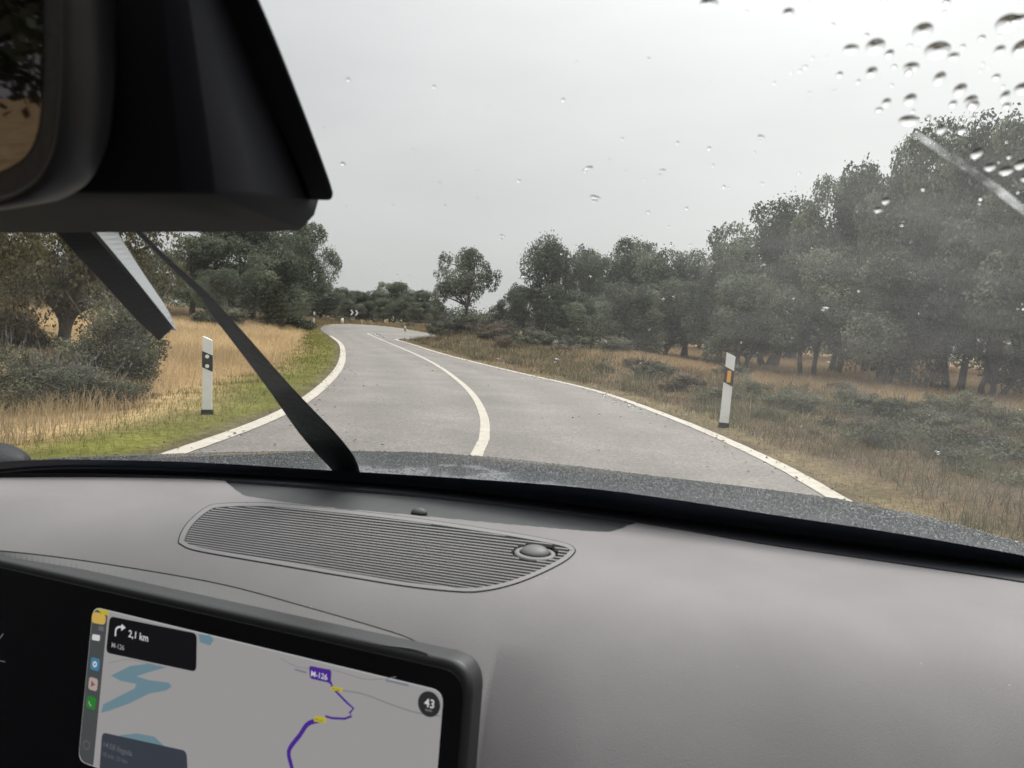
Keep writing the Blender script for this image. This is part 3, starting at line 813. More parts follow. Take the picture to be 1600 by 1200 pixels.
def at_pixel(px, d):
    v = ray(px, 500.0); return v[0] / v[1] * d, d

def horizon_y(px):
    lo, hi = 300.0, 700.0
    for _ in range(40):
        m = (lo + hi) / 2
        if ray(px, m)[2] > 0: lo = m
        else: hi = m
    return lo

MATSETS = {}
def with_mat(me, mat):
    """the same leaves in another leaf colour (one copy of the mesh per colour)"""
    k = (me.name, mat)
    if k not in MATSETS:
        c = me.copy(); c.materials.clear(); c.materials.append(M[mat]); MATSETS[k] = c
    return MATSETS[k]

def plant(kind, var, px, d, top, wpx, label, cat, group, mat, names, rot=None):
    x, y = at_pixel(px, d)
    z = float(ground_z(x, y)[0])
    H = EYE + (horizon_y(px) - top) * d / FPX - z
    W = wpx * d / FPX
    o = empty(kind, (x, y, z - 0.02), random.uniform(0, 6.28) if rot is None else rot)
    W = min(W, 1.15 * H) if kind == 'holm_oak' else min(W, 2.0 * H) if kind == 'shrub' else W
    ratio = W / 0.95
    o.scale = (ratio, ratio, max(H, 0.15))
    tag(o, label, cat, group)
    obj(names[0], with_mat(var[0], mat), None, o)
    obj(names[1], with_mat(var[1], 'bark'), None, o)
    return o

T, B = ('crown', 'trunk'), ('leaves', 'twigs')
GR, GL, GF = 'holm oaks along the right side of the road', 'holm oaks on the left beyond the dry grass', 'trees of the far treeline behind the bend'
trees = [
    # variant, px, distance, top, width, label
    (0, 1640, 20, 178, 330, 'tall dark holm oak cut by the right edge of the picture', GR),
    (1, 1500, 25, 194, 230, 'tallest dark holm oak fully in view on the right, under the wiped arc', GR),
    (3, 1425, 29, 226, 190, 'high holm oak left of the tallest one on the right', GR),
    (2, 1385, 28, 256, 120, 'oak filling the step between the small round top and the tall right trees', GR),
    (4, 1310, 33, 270, 170, 'holm oak with a small round top standing above its neighbours on the right', GR),
    (2, 1205, 36, 316, 200, 'broad pale green holm oak right behind the amber marker post', GR),
    (0, 1560, 31, 216, 240, 'holm oak in the second row behind the tall right trees', GR),
    (2, 1370, 38, 300, 190, 'holm oak in the second row between the high oak and the small round top', GR),
    (1, 1270, 27, 392, 170, 'low front oak below the small round topped one', GR),
    (4, 1390, 24, 400, 190, 'low front oak with crooked stems below the high right oaks', GR),
    (3, 1130, 34, 385, 150, 'low spreading oak left of the broad pale one', GR),
    (1, 1075, 40, 393, 150, 'round oak in the dip of the right tree row', GR),
    (3, 1000, 42, 378, 170, 'wide oak between the dip and the pair of far right oaks', GR),
    (0, 925, 44, 390, 110, 'narrow oak on the right side of the pair', GR),
    (2, 860, 42, 372, 120, 'tall oak at the left end of the right tree row', GR),
    (4, 985, 35, 445, 170, 'low leafy oak in front of the wide right oak', GR),
    (1, 885, 42, 452, 150, 'low pale oak at the foot of the pair of right oaks', GR),
    (0, 820, 41.5, 446, 90, 'small oak left of the tall end oak', GR),
    (3, 1480, 44, 300, 260, 'oak far behind the tallest right oak', GR),
    (2, 1230, 50, 390, 230, 'oak far behind the broad pale one', GR),
    (1, 1640, 46, 280, 300, 'oak far behind the right picture edge', GR),
    (0, 1330, 58, 380, 260, 'oak in the last row behind the crooked stems', GR),
    (4, 1100, 56, 430, 200, 'oak in the last row behind the dip', GR),
    (4, 1170, 30, 430, 150, 'low bushy oak just left of the amber marker post', GR),
    (2, 1560, 23, 430, 200, 'low oak with several stems near the right edge', GR),
    (4, 1040, 38, 440, 140, 'low oak under the dip of the right tree row', GR),
    (2, 930, 39, 462, 120, 'low oak between the pair and the wide right oak', GR),
    (0, 300, 46, 366, 150, 'left oak with a flat top beside the patch of sky', GL),
    (1, 395, 50, 334, 190, 'large rounded oak in the middle of the left group', GL),
    (3, 468, 54, 350, 110, 'oak at the right end of the left group above the road', GL),
    (4, 428, 42, 398, 120, 'paler small oak standing in front of the left group', GL),
    (2, 345, 42, 420, 130, 'low oak under the wiper arm in the left group', GL),
    (2, 215, 48, 392, 110, 'oak seen between the wiper blade and its arm', GL),
    (0, 150, 52, 395, 150, 'oak behind the wiper blade on the left', GL),
    (1, 50, 44, 392, 190, 'oak behind the olive brown tree at the left edge', GL),
    (3, -60, 40, 350, 200, 'oak at the far left edge behind the pasture', GL),
    (4, 498, 66, 440, 70, 'small oak beside the far left marker post', GL),
    (2, 528, 92, 449, 62, 'left end tree of the far treeline', GF),
    (4, 558, 95, 455, 64, 'low tree behind the chevron sign', GF),
    (2, 586, 97, 453, 60, 'tree right of the chevron sign', GF),
    (4, 612, 96, 441, 68, 'highest tree of the far treeline', GF),
    (2, 640, 93, 453, 58, 'tree in the right half of the far treeline', GF),
    (4, 664, 90, 454, 52, 'round tree near the right end of the far treeline', GF),
    (2, 684, 88, 474, 36, 'small last tree at the right end of the far treeline', GF),
    (4, 542, 86, 466, 50, 'low round tree in front of the left end of the far treeline', GF),
    (2, 573, 88, 470, 50, 'low round tree just right of the chevrons', GF),
    (4, 600, 87, 466, 52, 'low round tree below the highest far tree', GF),
    (2, 628, 86, 468, 50, 'low round tree below the right half of the far treeline', GF),
    (4, 654, 84, 472, 48, 'low round tree next to the far amber post', GF),
]
GM = 'oaks beside the car reflected in the mirror'
for v, x_, y_, h_, lab in [(0, -7.5, -0.5, 5.6, 'oak level with the driver window, seen in the mirror'), (1, -8.5, -4.5, 6.2, 'oak behind the driver window, seen in the mirror'), (3, -9.5, -9.0, 6.4, 'oak well behind the car on the left'), (2, -12.0, 3.0, 5.4, 'oak ahead of the driver window beyond the left picture edge')]:
    o = empty('holm_oak', (x_, y_, float(ground_z(x_, y_)[0]) - 0.02), x_); o.scale = (h_ * 1.05, h_ * 1.05, h_)
    tag(o, lab, 'tree', GM); obj('crown', with_mat(OAKS[v][0], 'oak'), None, o); obj('trunk', with_mat(OAKS[v][1], 'bark'), None, o)
for v, px, d, top, wpx, lab, g in trees:
    plant('holm_oak', OAKS[v], px, d, top, wpx, lab, 'tree', g, 'oak', T)
plant('holm_oak', NEAR[0], 100, 14.5, 130, 330, 'olive brown near tree with a straight grey trunk at the left edge', 'tree', 'near trees at the left edge', 'olive', T)
plant('holm_oak', NEAR[1], -110, 12, 120, 330, 'olive brown tree mostly cut off by the left edge', 'tree', 'near trees at the left edge', 'olive', T)
plant('lone_oak', LONE, 727, 41, 388, 98, 'lone tree with a thin airy crown on the skyline right of the bend', 'tree', None, 'oak', T, 0.6)

bushes = [
    (0, 25, 14.0, 452, 150, 'olive', 'tall olive bush left of the near grey trunk', True),
    (0, 182, 11.0, 424, 185, 'bush', 'dark leafy bush beside the near grey trunk', True),
    (1, 215, 10.6, 500, 90, 'bush', 'small bush at the right foot of the dark leafy bush', True),
    (0, 115, 10.4, 528, 130, 'olive', 'olive bush at the foot of the near grey trunk', True),
    (1, 15, 10.0, 500, 130, 'olive', 'tall olive bush at the left edge', True),
    (1, 60, 9.2, 535, 190, 'bush', 'grey green bush at the left edge below the olive tree', True),
    (1, 140, 8.8, 548, 150, 'bush', 'low bush in front of the dark leafy bush', True),
    (0, -40, 8.4, 525, 170, 'olive', 'straggly bush cut by the left edge', True),
    (1, 205, 9.6, 590, 80, 'heath', 'dry twiggy bush left of the marker post with two reflectors', True),
    (2, 700, 41, 486, 60, 'bush', 'low bush at the left foot of the lone tree', False),
    (0, 745, 40.5, 478, 62, 'bush', 'bush at the right foot of the lone tree', False),
    (1, 788, 41, 466, 60, 'bush', 'bush between the lone tree and the right oaks', False),
    (2, 765, 39.5, 488, 60, 'heath', 'brown low bush under the lone tree', False),
    (0, 700, 40, 508, 60, 'heath', 'brown heather clump on the mound right of the bend', False),
    (1, 770, 38, 506, 55, 'heath', 'brown heather clump at the right end of the mound', False),
    (1, 842, 39.5, 505, 70, 'bush', 'rounded bush just behind the dark green roadside bush', False),
    (0, 20, 19.0, 468, 150, 'olive', 'olive thicket in the dry grass behind the near grey trunk', False),
    (1, 590, 76, 497, 70, 'heath', 'brown thicket on the outside of the far bend', False),
    (2, 830, 36, 500, 100, 'bush', 'dark green bush at the roadside below the right end oak', False),
    (0, 905, 33, 512, 95, 'bush', 'green bush right of the dark roadside bush', False),
    (1, 965, 30, 520, 90, 'bush', 'spreading bush below the wide right oak', False),
    (1, 950, 21.5, 563, 40, 'bush', 'small round shrub standing alone on the right verge', False),
    (2, 1030, 20, 552, 70, 'bush', 'shrub halfway between the lone shrub and the amber marker post', False),
    (0, 1075, 17, 568, 70, 'heath', 'brown shrub left of the amber marker post', False),
    (1, 1195, 16, 602, 90, 'heath', 'brown shrub right of the amber marker post', False),
    (1, 1255, 14, 600, 90, 'bush', 'grey green shrub at the edge of the golden clearing', True),
    (0, 1350, 14.0, 596, 100, 'bush', 'dark shrub below the crooked stems', True),
    (1, 1425, 13.2, 604, 95, 'bush', 'dark shrub right of the one below the crooked stems', True),
    (0, 1480, 11.5, 628, 110, 'bush', 'grey green shrub near the right edge below the tallest oak', True),
    (1, 1540, 10.6, 650, 110, 'heath', 'twiggy brown shrub between two green ones near the right edge', True),
    (0, 1590, 12.5, 618, 130, 'bush', 'shrub cut by the right picture edge', True),
    (1, 1400, 9.8, 672, 110, 'bush', 'grey green shrub in the middle of the right bank', True),
    (0, 1470, 8.8, 706, 120, 'bush', 'low green shrub in front of the twiggy brown one', True),
    (1, 1590, 8.4, 716, 120, 'heath', 'brown shrub low at the right edge', True),
    (0, 1130, 14.5, 590, 70, 'bush', 'green shrub in the grass just behind the amber marker post', False),
    (1, 1215, 12.2, 628, 80, 'bush', 'olive shrub in the grass right of the amber marker post', True),
    (0, 1290, 10.4, 672, 90, 'bush', 'rounded shrub on the bank nearest the road edge', True),
    (1, 1360, 11.6, 640, 90, 'heath', 'pale twiggy shrub between the bank and the clearing', True),
    (0, 1440, 10.0, 664, 110, 'bush', 'olive shrub above the low green one on the right', True),
    (1, 1530, 9.2, 690, 120, 'bush', 'olive shrub on the right bank below the twiggy brown one', True),
    (0, 1500, 13.5, 600, 110, 'bush', 'shrub at the edge of the trees below the tallest oak', True),
    (2, 1010, 24, 548, 70, 'heath', 'brown tuft behind the lone round shrub', False),
    (0, 880, 29, 530, 70, 'heath', 'brown tuft below the green roadside bush', False),
    (1, 800, 33, 520, 60, 'heath', 'brown tuft left of the dark green roadside bush', False),
    (0, 1310, 12.0, 648, 80, 'heath', 'brown shrub on the bank above the edge line', True),
    (1, 345, 38, 470, 90, 'bush', 'bush under the left oak group beyond the dry grass', False),
    (0, 455, 46, 472, 90, 'bush', 'bush at the foot of the oaks nearest the left verge', False),
    (2, 535, 68, 488, 60, 'bush', 'pale green bush left of the chevron sign', False),
    (0, 640, 66, 500, 60, 'heath', 'brown bush behind the far marker post', False),
    (2, 1150, 24, 556, 110, 'bush', 'shrub behind the amber marker post', False),
    (0, 1330, 21, 585, 60, 'heath', 'small dry shrub in the golden clearing', False),
]
for v, px, d, top, wpx, mat, lab, fine in bushes:
    var = FINE[v] if fine else BUSHES[v]
    plant('shrub', var, px, d, top, wpx, lab, 'bush', 'bushes on the right roadside' if px > 690 else 'bushes on the left and behind the bend', mat, B)

def bramble_scrub():
    g = np.random.default_rng(63); C, R = [], []
    while len(C) < 330:
        a = radians(g.uniform(17, 44)); d = g.uniform(7.5, 18); x, y = d * sin(a), d * cos(a)
        dr = float(seg_dist(np.array([x]), np.array([y]), Rc)[0])
        if dr < 1.5 + 0.5 * g.uniform() or vnoise(np.array([x]), np.array([y]), 1.1, 66)[0] < -0.05: continue
        z = float(ground_z(x, y)[0]); h = g.uniform(0.08, 0.34) * min(1, 0.5 + (dr - 1.5) / 3)
        for j in range(3):
            C.append((x + g.normal(0, 0.13), y + g.normal(0, 0.13), z + h * g.uniform(0.4, 1.0))); R.append(g.uniform(0.09, 0.2))
    me = leaf_mesh('bramble_scrub', C, R, 52000, 0.036, shell=0.2)
    tag(obj('bramble_scrub', me, M['bush']), label='olive green brambles and low scrub covering the right bank', cat='scrub', kind='stuff')
bramble_scrub()

# the wood goes on behind: one mass of crowns nobody could count
def far_wood():
    C, R = [], []
    g = np.random.default_rng(5)
    for k in range(720):
        a = radians(g.uniform(-62, 62)); d = g.uniform(62, 135)
        if -24 < math.degrees(a) < 1.5: d = g.uniform(112, 150)
        x, y = d * sin(a), d * cos(a); z = 0.6
        if inside(ROADPOLY, np.array([x]), np.array([y]))[0] or (0 < x < 12 and y < 100): continue
        h = g.uniform(3.6, 5.6) if not (-24 < math.degrees(a) < 1.5) else g.uniform(2.4, 3.6)
        for j in range(5):
            C.append((x + g.normal(0, 1.6), y + g.normal(0, 1.6), z + h * g.uniform(0.05, 0.78))); R.append(g.uniform(1.0, 1.7))
    me = leaf_mesh('far_wood', C, R, 150000, 0.36, shell=0.4)
    tag(obj('far_wood', me, M['oak']), label='dark far wood closing the view behind the roadside oaks', cat='wood', kind='stuff')
far_wood()

# ------------------------------------------------------------------ marker posts and sign
def marker_post(x, y, H, lean, reflect, label, faces):
    """white plastic verge post with a slanting black band; reflect: 'amber' or 'white'"""
    z = float(ground_z(x, y)[0])
    t = empty('marker_post', (x, y, z), faces)
    t.rotation_euler = (lean[0], lean[1], faces)
    tag(t, label, 'marker post', 'white marker posts along the road')
    s = H / 1.05
    wd = 0.125 * s
    def sect(g=0.0):           # flat front, rounded back
        pts = [(-wd / 2 - g, -0.028 - g), (wd / 2 + g, -0.028 - g), (wd / 2 + g, 0.0), (wd * 0.3, 0.038 + g), (0, 0.05 + g), (-wd * 0.3, 0.038 + g), (-wd / 2 - g, 0.0)]
        return pts
    def prism(z0, z1, g=0.0, slant0=0.0, slant1=0.0):
        S = sect(g); n = len(S); V = []
        for zz, sl_ in ((z0, slant0), (z1, slant1)):
            for a, b in S: V.append((a, b, zz + sl_ * a))
        F = [tuple(range(n - 1, -1, -1)), tuple(range(n, 2 * n))] + [(i, (i + 1) % n, n + (i + 1) % n, n + i) for i in range(n)]
        return V, F
    v, f = prism(0.04 * s, H, 0.0, 0, -0.45)
    obj('post', mesh('post', v, f), M['post'], t, 0.006)
    v, f = prism(-0.1, 0.085 * s, 0.012)
    obj('foot', mesh('foot', v, f), M['black'], t, 0.005)
    v, f = prism(H - 0.42 * s, H - 0.20 * s, 0.003, -0.45, -0.45)
    obj('black_band', mesh('black_band', v, f), M['black'], t)
    if reflect == 'amber':
        v, f = box_vf((0.0, -0.036, H - 0.31 * s), (0.052 * s, 0.012, 0.165 * s))
        obj('reflector', mesh('reflector', v, f), M['amber'], t, 0.004)
    else:
        for dz in (-0.245, -0.375):
            n = 16; V = [(0.0 + 0.026 * s * cos(2 * pi * k / n), yy, H + dz * s + 0.026 * s * sin(2 * pi * k / n)) for yy in (-0.03, -0.040) for k in range(n)]
            F = [tuple(range(n)), tuple(range(2 * n - 1, n - 1, -1))] + [(k, n + k, n + (k + 1) % n, (k + 1) % n) for k in range(n)]
            obj('reflector', mesh('reflector', V, F), M['whiteref'], t, 0.002)
    return t

def post_at(px, base, top, reflect, lean_px, label):
    x, y = on_ground(px, base)
    z = float(ground_z(x, y)[0])
    H = EYE + (horizon_y(px) - top) * y / FPX - z
    face = -math.atan2(x, y) * 0.6
    # lean in the picture beyond what the camera's roll explains
    return marker_post(x, y, H, (0.0, lean_px), reflect, label, face)
post_at(324, 650, 528, 'white', -0.03, 'white marker post with two round white reflectors on the left verge')
post_at(1130, 670, 553, 'amber', 0.012, 'white marker post with an amber reflector on the right verge')
post_at(490, 512, 487, 'white', 0.0, 'small far white marker post at the left end of the bend')
post_at(632, 530, 509, 'amber', 0.0, 'small far white marker post inside the right hand bend')

def chevron_sign(px, d, top):
    x, y = at_pixel(px, d); z = float(ground_z(x, y)[0])
    H = EYE + (horizon_y(px) - top) * d / FPX - z
    t = empty('chevron_sign', (x, y, z), -math.atan2(x, y))
    tag(t, 'small black sign with two white chevrons standing behind the bend', 'road sign')
    wd, hh = 0.95, 0.55
    v, f = box_vf((0, 0, H - hh / 2), (wd, 0.025, hh)); obj('board', mesh('board', v, f), M['black'], t, 0.01)
    v, f = tube_vf([(0, 0.05, -0.2), (0, 0.05, H - 0.05)], [0.035, 0.035], 8); obj('pole', mesh('pole', v, f, True), M['sheet'], t)
    for cx in (-0.22, 0.22):
        pts = [(-0.16, 0.25), (0.0, 0.25), (0.16, 0.0), (0.0, -0.25), (-0.16, -0.25), (0.0, 0.0)]
        V = [(cx + a, yy, H - hh / 2 + b) for yy in (-0.0135, -0.018) for a, b in pts]
        n = 6; F = [(0, 1, 2, 5), (5, 2, 3, 4), (n + 5, n + 2, n + 1, n), (n + 4, n + 3, n + 2, n + 5)] + [(i, n + i, n + (i + 1) % n, (i + 1) % n) for i in range(n)]
        obj('chevron', mesh('chevron', V, F), M['whiteref'], t)
chevron_sign(553, 70, 484)

def white_stub(px, d, top):
    x, y = at_pixel(px, d); z = float(ground_z(x, y)[0])
    H = EYE + (horizon_y(px) - top) * d / FPX - z
    t = empty('stone_marker', (x, y, z)); tag(t, 'short white rounded marker stone behind the bend', 'marker stone')
    v, f = tube_vf([(0, 0, -0.1), (0, 0, H * 0.7), (0, 0, H * 0.92), (0, 0, H)], [0.13, 0.12, 0.09, 0.02], 10)
    obj('stone', mesh('stone', v, f, True), M['post'], t)
white_stub(535, 64, 497)

# ------------------------------------------------------------------ the car
CR, CF = -0.22, -0.4              # car centre, relative to the eye, in car axes (right, forward)
cx = CR * cos(YAW) + CF * sin(YAW); cyy = -CR * sin(YAW) + CF * cos(YAW)
car = empty('car', (cx, cyy, 0.0), -YAW)
tag(car, 'grey dashboard, rain spotted windscreen, raised wiper and wet bonnet of the car we sit in', 'car')

def loc(p): return (p[0] - CR, p[1] - CF, p[2] + EYE)
def carmesh(name, V, F, smooth=False): return mesh(name, [loc(p) for p in V], F, smooth)
def carobj(name, V, F, mat, parent=car, bevel=0.0, smooth=False, seg=2): return obj(name, carmesh(name, V, F, smooth), mat, parent, bevel, seg)

UB = -0.262
_line = [(0, 738), (120, 731), (300, 735), (500, 746), (700, 762), (900, 785), (1100, 812), (1200, 825), (1400, 853), (1600, 882)]
_P = np.array([cray(*p) * (UB / cray(*p)[2]) for p in _line])
_c = np.polyfit(_P[:, 0], _P[:, 1], 3)
def fb(r):
    r = np.asarray(r, float)
    a = np.clip(r, -0.95, 0.55)
    s0 = np.polyval(np.polyder(_c), -0.95); s1 = np.polyval(np.polyder(_c), 0.55)
    return np.polyval(_c, a) + np.where(r < -0.95, (r + 0.95) * s0, 0) + np.where(r > 0.55, (r - 0.55) * s1, 0)
UT = 0.33
def ft(r): return 0.06 - 0.10 * (np.asarray(r, float) + 0.22) ** 2
def wind(r, t):
    return np.array([r, (1 - t) * fb(r) + t * ft(r) + 0.05 * 4 * t * (1 - t) * 0.35, UB + (UT - UB) * t])
def wind_f(r, u):
    t = (u - UB) / (UT - UB); return (1 - t) * fb(r) + t * ft(r) + 0.07 * t * (1 - t)
def on_wind(px, py, off=0.0):
    """the point of the glass (pushed outwards by off metres) behind a point of the photograph"""
    d = cray(px, py); lo, hi = 0.05, 3.0
    for _ in range(50):
        m = (lo + hi) / 2; p = d * m
        if p[1] < wind_f(p[0], p[2]): lo = m
        else: hi = m
    p = d * lo
    if off:
        n = wind_n(p[0], p[2]); c = n @ d
        p = p + d * (off / max(0.25, c))
    return p
def wind_n(r, u):
    e = 1e-3
    fr_ = (wind_f(r + e, u) - wind_f(r - e, u)) / (2 * e); fu = (wind_f(r, u + e) - wind_f(r, u - e)) / (2 * e)
    n = np.array([-float(fr_), 1.0, -float(fu)]); return n / np.linalg.norm(n)

# --- windscreen
def make_windscreen():
    nr, ntt = 150, 110
    rs = np.linspace(0, 1, nr); ts = np.linspace(-0.03, 1.02, ntt)
    V, dirt_glare = [], []
    arc = np.array([on_wind(*p) for p in [(1020, -60), (1150, 60), (1300, 135), (1430, 205), (1520, 265), (1600, 335), (1680, 430)]])
    arcx = np.array([(1020, -60), (1150, 60), (1300, 135), (1430, 205), (1520, 265), (1600, 335), (1680, 430)], float)
    glare_spot = on_wind(1440, 330); glare_spot2 = on_wind(1330, 520)
    order = np.argsort(arc[:, 0])
    for t in ts:
        for a in rs:
            r0, r1 = -1.12 + 0.2 * t, 0.68 - 0.2 * t
            r = r0 + (r1 - r0) * a
            p = wind(r, t); V.append(p)
            ua = np.interp(r, arc[order, 0], arc[order, 2])
            un = np.clip((p[2] - ua) / 0.012, 0, 1) if arc[:, 0].min() - 0.05 < r else 0
            un = un * np.clip((r - arc[:, 0].min()) / 0.05, 0, 1)
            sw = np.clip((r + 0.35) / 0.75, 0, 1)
            g = np.exp(-(((p[0] - glare_spot[0]) / 0.14) ** 2 + ((p[2] - glare_spot[2]) / 0.07) ** 2))
            g2 = np.exp(-(((p[0] - glare_spot2[0]) / 0.2) ** 2 + ((p[2] - glare_spot2[2]) / 0.12) ** 2))
            dirt_glare.append(0.0015 + 0.0145 * sw + 0.008 * un + 0.020 * g + 0.008 * g2)  # veiling glare painted in on the right and at both spots, over real grime
    F = [(j * nr + i, j * nr + i + 1, (j + 1) * nr + i + 1, (j + 1) * nr + i) for j in range(ntt - 1) for i in range(nr - 1)]
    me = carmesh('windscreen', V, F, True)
    at = me.attributes.new('dirt_glare', 'FLOAT', 'POINT'); at.data.foreach_set('value', np.array(dirt_glare, np.float32))
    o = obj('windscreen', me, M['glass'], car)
    s = o.modifiers.new('glass', 'SOLIDIFY'); s.thickness = 0.0045; s.offset = -1
    return o
screen_glass = make_windscreen()

def strip_on_glass(name, lower, upper, mat, parent, off, thick, n=120):
    """a band on the glass between two traced edges"""
    A, Bp = smooth_poly(lower, n), smooth_poly(upper, n)
    V = []
    for i in range(n):
        for q, o_ in ((A[i], off), (Bp[i], off), (Bp[i], off + thick), (A[i], off + thick)):
            V.append(on_wind(q[0], q[1], o_))
    F = []
    for i in range(n - 1):
        for k in range(4): F.append((4 * i + k, 4 * i + (k + 1) % 4, 4 * (i + 1) + (k + 1) % 4, 4 * (i + 1) + k))
    F += [(0, 3, 2, 1), tuple(4 * (n - 1) + k for k in range(4))]
    return carobj(name, V, F, mat, parent)

# black printed band along the foot of the glass
low = [(-160, 760)] + _line + [(1760, 912)]
upp = [(-160, 735), (0, 722), (60, 719), (120, 718), (300, 722), (500, 734), (700, 746), (900, 761), (1050, 780), (1200, 803), (1400, 833), (1600, 868), (1760, 900)]
strip_on_glass('frit_band', [(x, y + 13) for x, y in low], upp, M['frit'], screen_glass, -0.006, 0.0015)
strip_on_glass('band_edge', [(x, y + 1.2) for x, y in low], [(x, y - 0.8) for x, y in low], M['gap2'], screen_glass, -0.0085, 0.0012)
# ridge of water left where the wiper turns
strip_on_glass('water_ridge', [(1424, 210), (1470, 243), (1520, 275), (1562, 308), (1604, 340)], [(1432, 204), (1480, 234), (1530, 268), (1572, 298), (1612, 330)], M['film'], screen_glass, 0.001, 0.0006, 40)

def dome_vf(rx, ry, h, ax, ay, az, c, n=12, m=4):
    V, F = [], []
    for j in range(m):
        q = (pi / 2) * j / m
        for k in range(n):
            a = 2 * pi * k / n
            V.append(c + ax * (rx * cos(q) * cos(a)) + ay * (ry * cos(q) * sin(a)) + az * (h * sin(q)))
    V.append(c + az * h)
    for j in range(m - 1):
        for k in range(n): F.append((j * n + k, j * n + (k + 1) % n, (j + 1) * n + (k + 1) % n, (j + 1) * n + k))
    for k in range(n): F.append(((m - 1) * n + k, (m - 1) * n + (k + 1) % n, m * n))
    F.append(tuple(range(n - 1, -1, -1)))
    return V, F

def drop_at(px, py, rx, ry, off=0.0002, hk=0.2, n=12, m=4, rot=0.0):
    p = on_wind(px, py, off); nn = wind_n(p[0], p[2])
    ax = np.array([1.0, 0, 0]); ax = ax - nn * (ax @ nn); ax /= np.linalg.norm(ax); ay = np.cross(nn, ax)
    ax, ay = ax * cos(rot) + ay * sin(rot), ay * cos(rot) - ax * sin(rot)
    return dome_vf(rx, ry, min(rx, ry) * hk * 1.6, ax, ay, nn, p, n, m)

big = [(1368, 72, 26, 20), (1465, 78, 34, 22), (1442, 48, 26, 20), (1575, 36, 30, 22), (1597, 75, 24, 22), (1422, 155, 18, 17), (1420, 188, 30, 16), (1517, 157, 18, 16), (1500, 140, 18, 18),
       (1468, 122, 16, 18), (1424, 105, 22, 14), (1108, 5, 26, 14), (1232, 20, 16, 12), (1384, 314, 14, 14), (1372, 328, 15, 12), (1526, 240, 18, 18), (1547, 261, 18, 14), (1572, 267, 22, 16), (1595, 257, 18, 18), (1604, 278, 18, 14), (1471, 202, 16, 16),
       (1362, 112, 16, 14), (1598, 138, 22, 16), (1330, 76, 22, 12), (1562, 78, 14, 12), (1385, 160, 13, 13), (1570, 150, 12, 16), (1490, 88, 16, 10), (1594, 30, 18, 12)]
for px, py, wpx, hpx in big:
    s = 0.62 / FPX / 1.0
    v, f = drop_at(px, py, wpx * s * 0.31, hpx * s * 0.43, hk=0.065, n=16, m=6)
    carobj('raindrop', v, f, M['drop'], screen_glass, smooth=True)
small = []
r_ = np.random.default_rng(77)
for k in range(90):                      # the unwiped corner
    px, py = r_.uniform(1080, 1640), r_.uniform(-40, 330)
    if py > 60 + (px - 1150) * 0.6 - 12: continue
    s = abs(r_.normal(0, 0.0008)) + 0.0008
    small.append(drop_at(px, py, s, s * r_.uniform(0.8, 1.4), n=8, m=3))
for k in range(170):                     # tiny beads the blade left all over the glass
    px, py = r_.uniform(480, 1640), r_.uniform(60, 760)
    s = abs(r_.normal(0, 0.00045)) + 0.00045
    small.append(drop_at(px, py, s, s * r_.uniform(0.8, 1.5), n=6, m=2))
for cxp, cyp in [(590, 523), (1190, 214), (925, 607), (945, 617), (960, 626), (985, 632), (1000, 640), (420, 645), (375, 680), (505, 650), (780, 560), (870, 560), (930, 308), (920, 262), (785, 368), (1035, 266), (820, 432), (1465, 705), (1290, 480), (1070, 800), (1110, 793), (990, 795)]:
    s = r_.uniform(0.0012, 0.0024)
    small.append(drop_at(cxp, cyp, s * 1.6, s * 0.7, n=10, m=3, rot=r_.uniform(-0.6, 0.6)))
    small.append(drop_at(cxp + r_.uniform(-8, 8), cyp + r_.uniform(3, 7), s, s * 0.5, n=8, m=3, rot=r_.uniform(-0.6, 0.6)))
v, f = join_vf(small)
tag(carobj('rain_beads', v, f, M['drop'], screen_glass, smooth=True), kind='stuff')

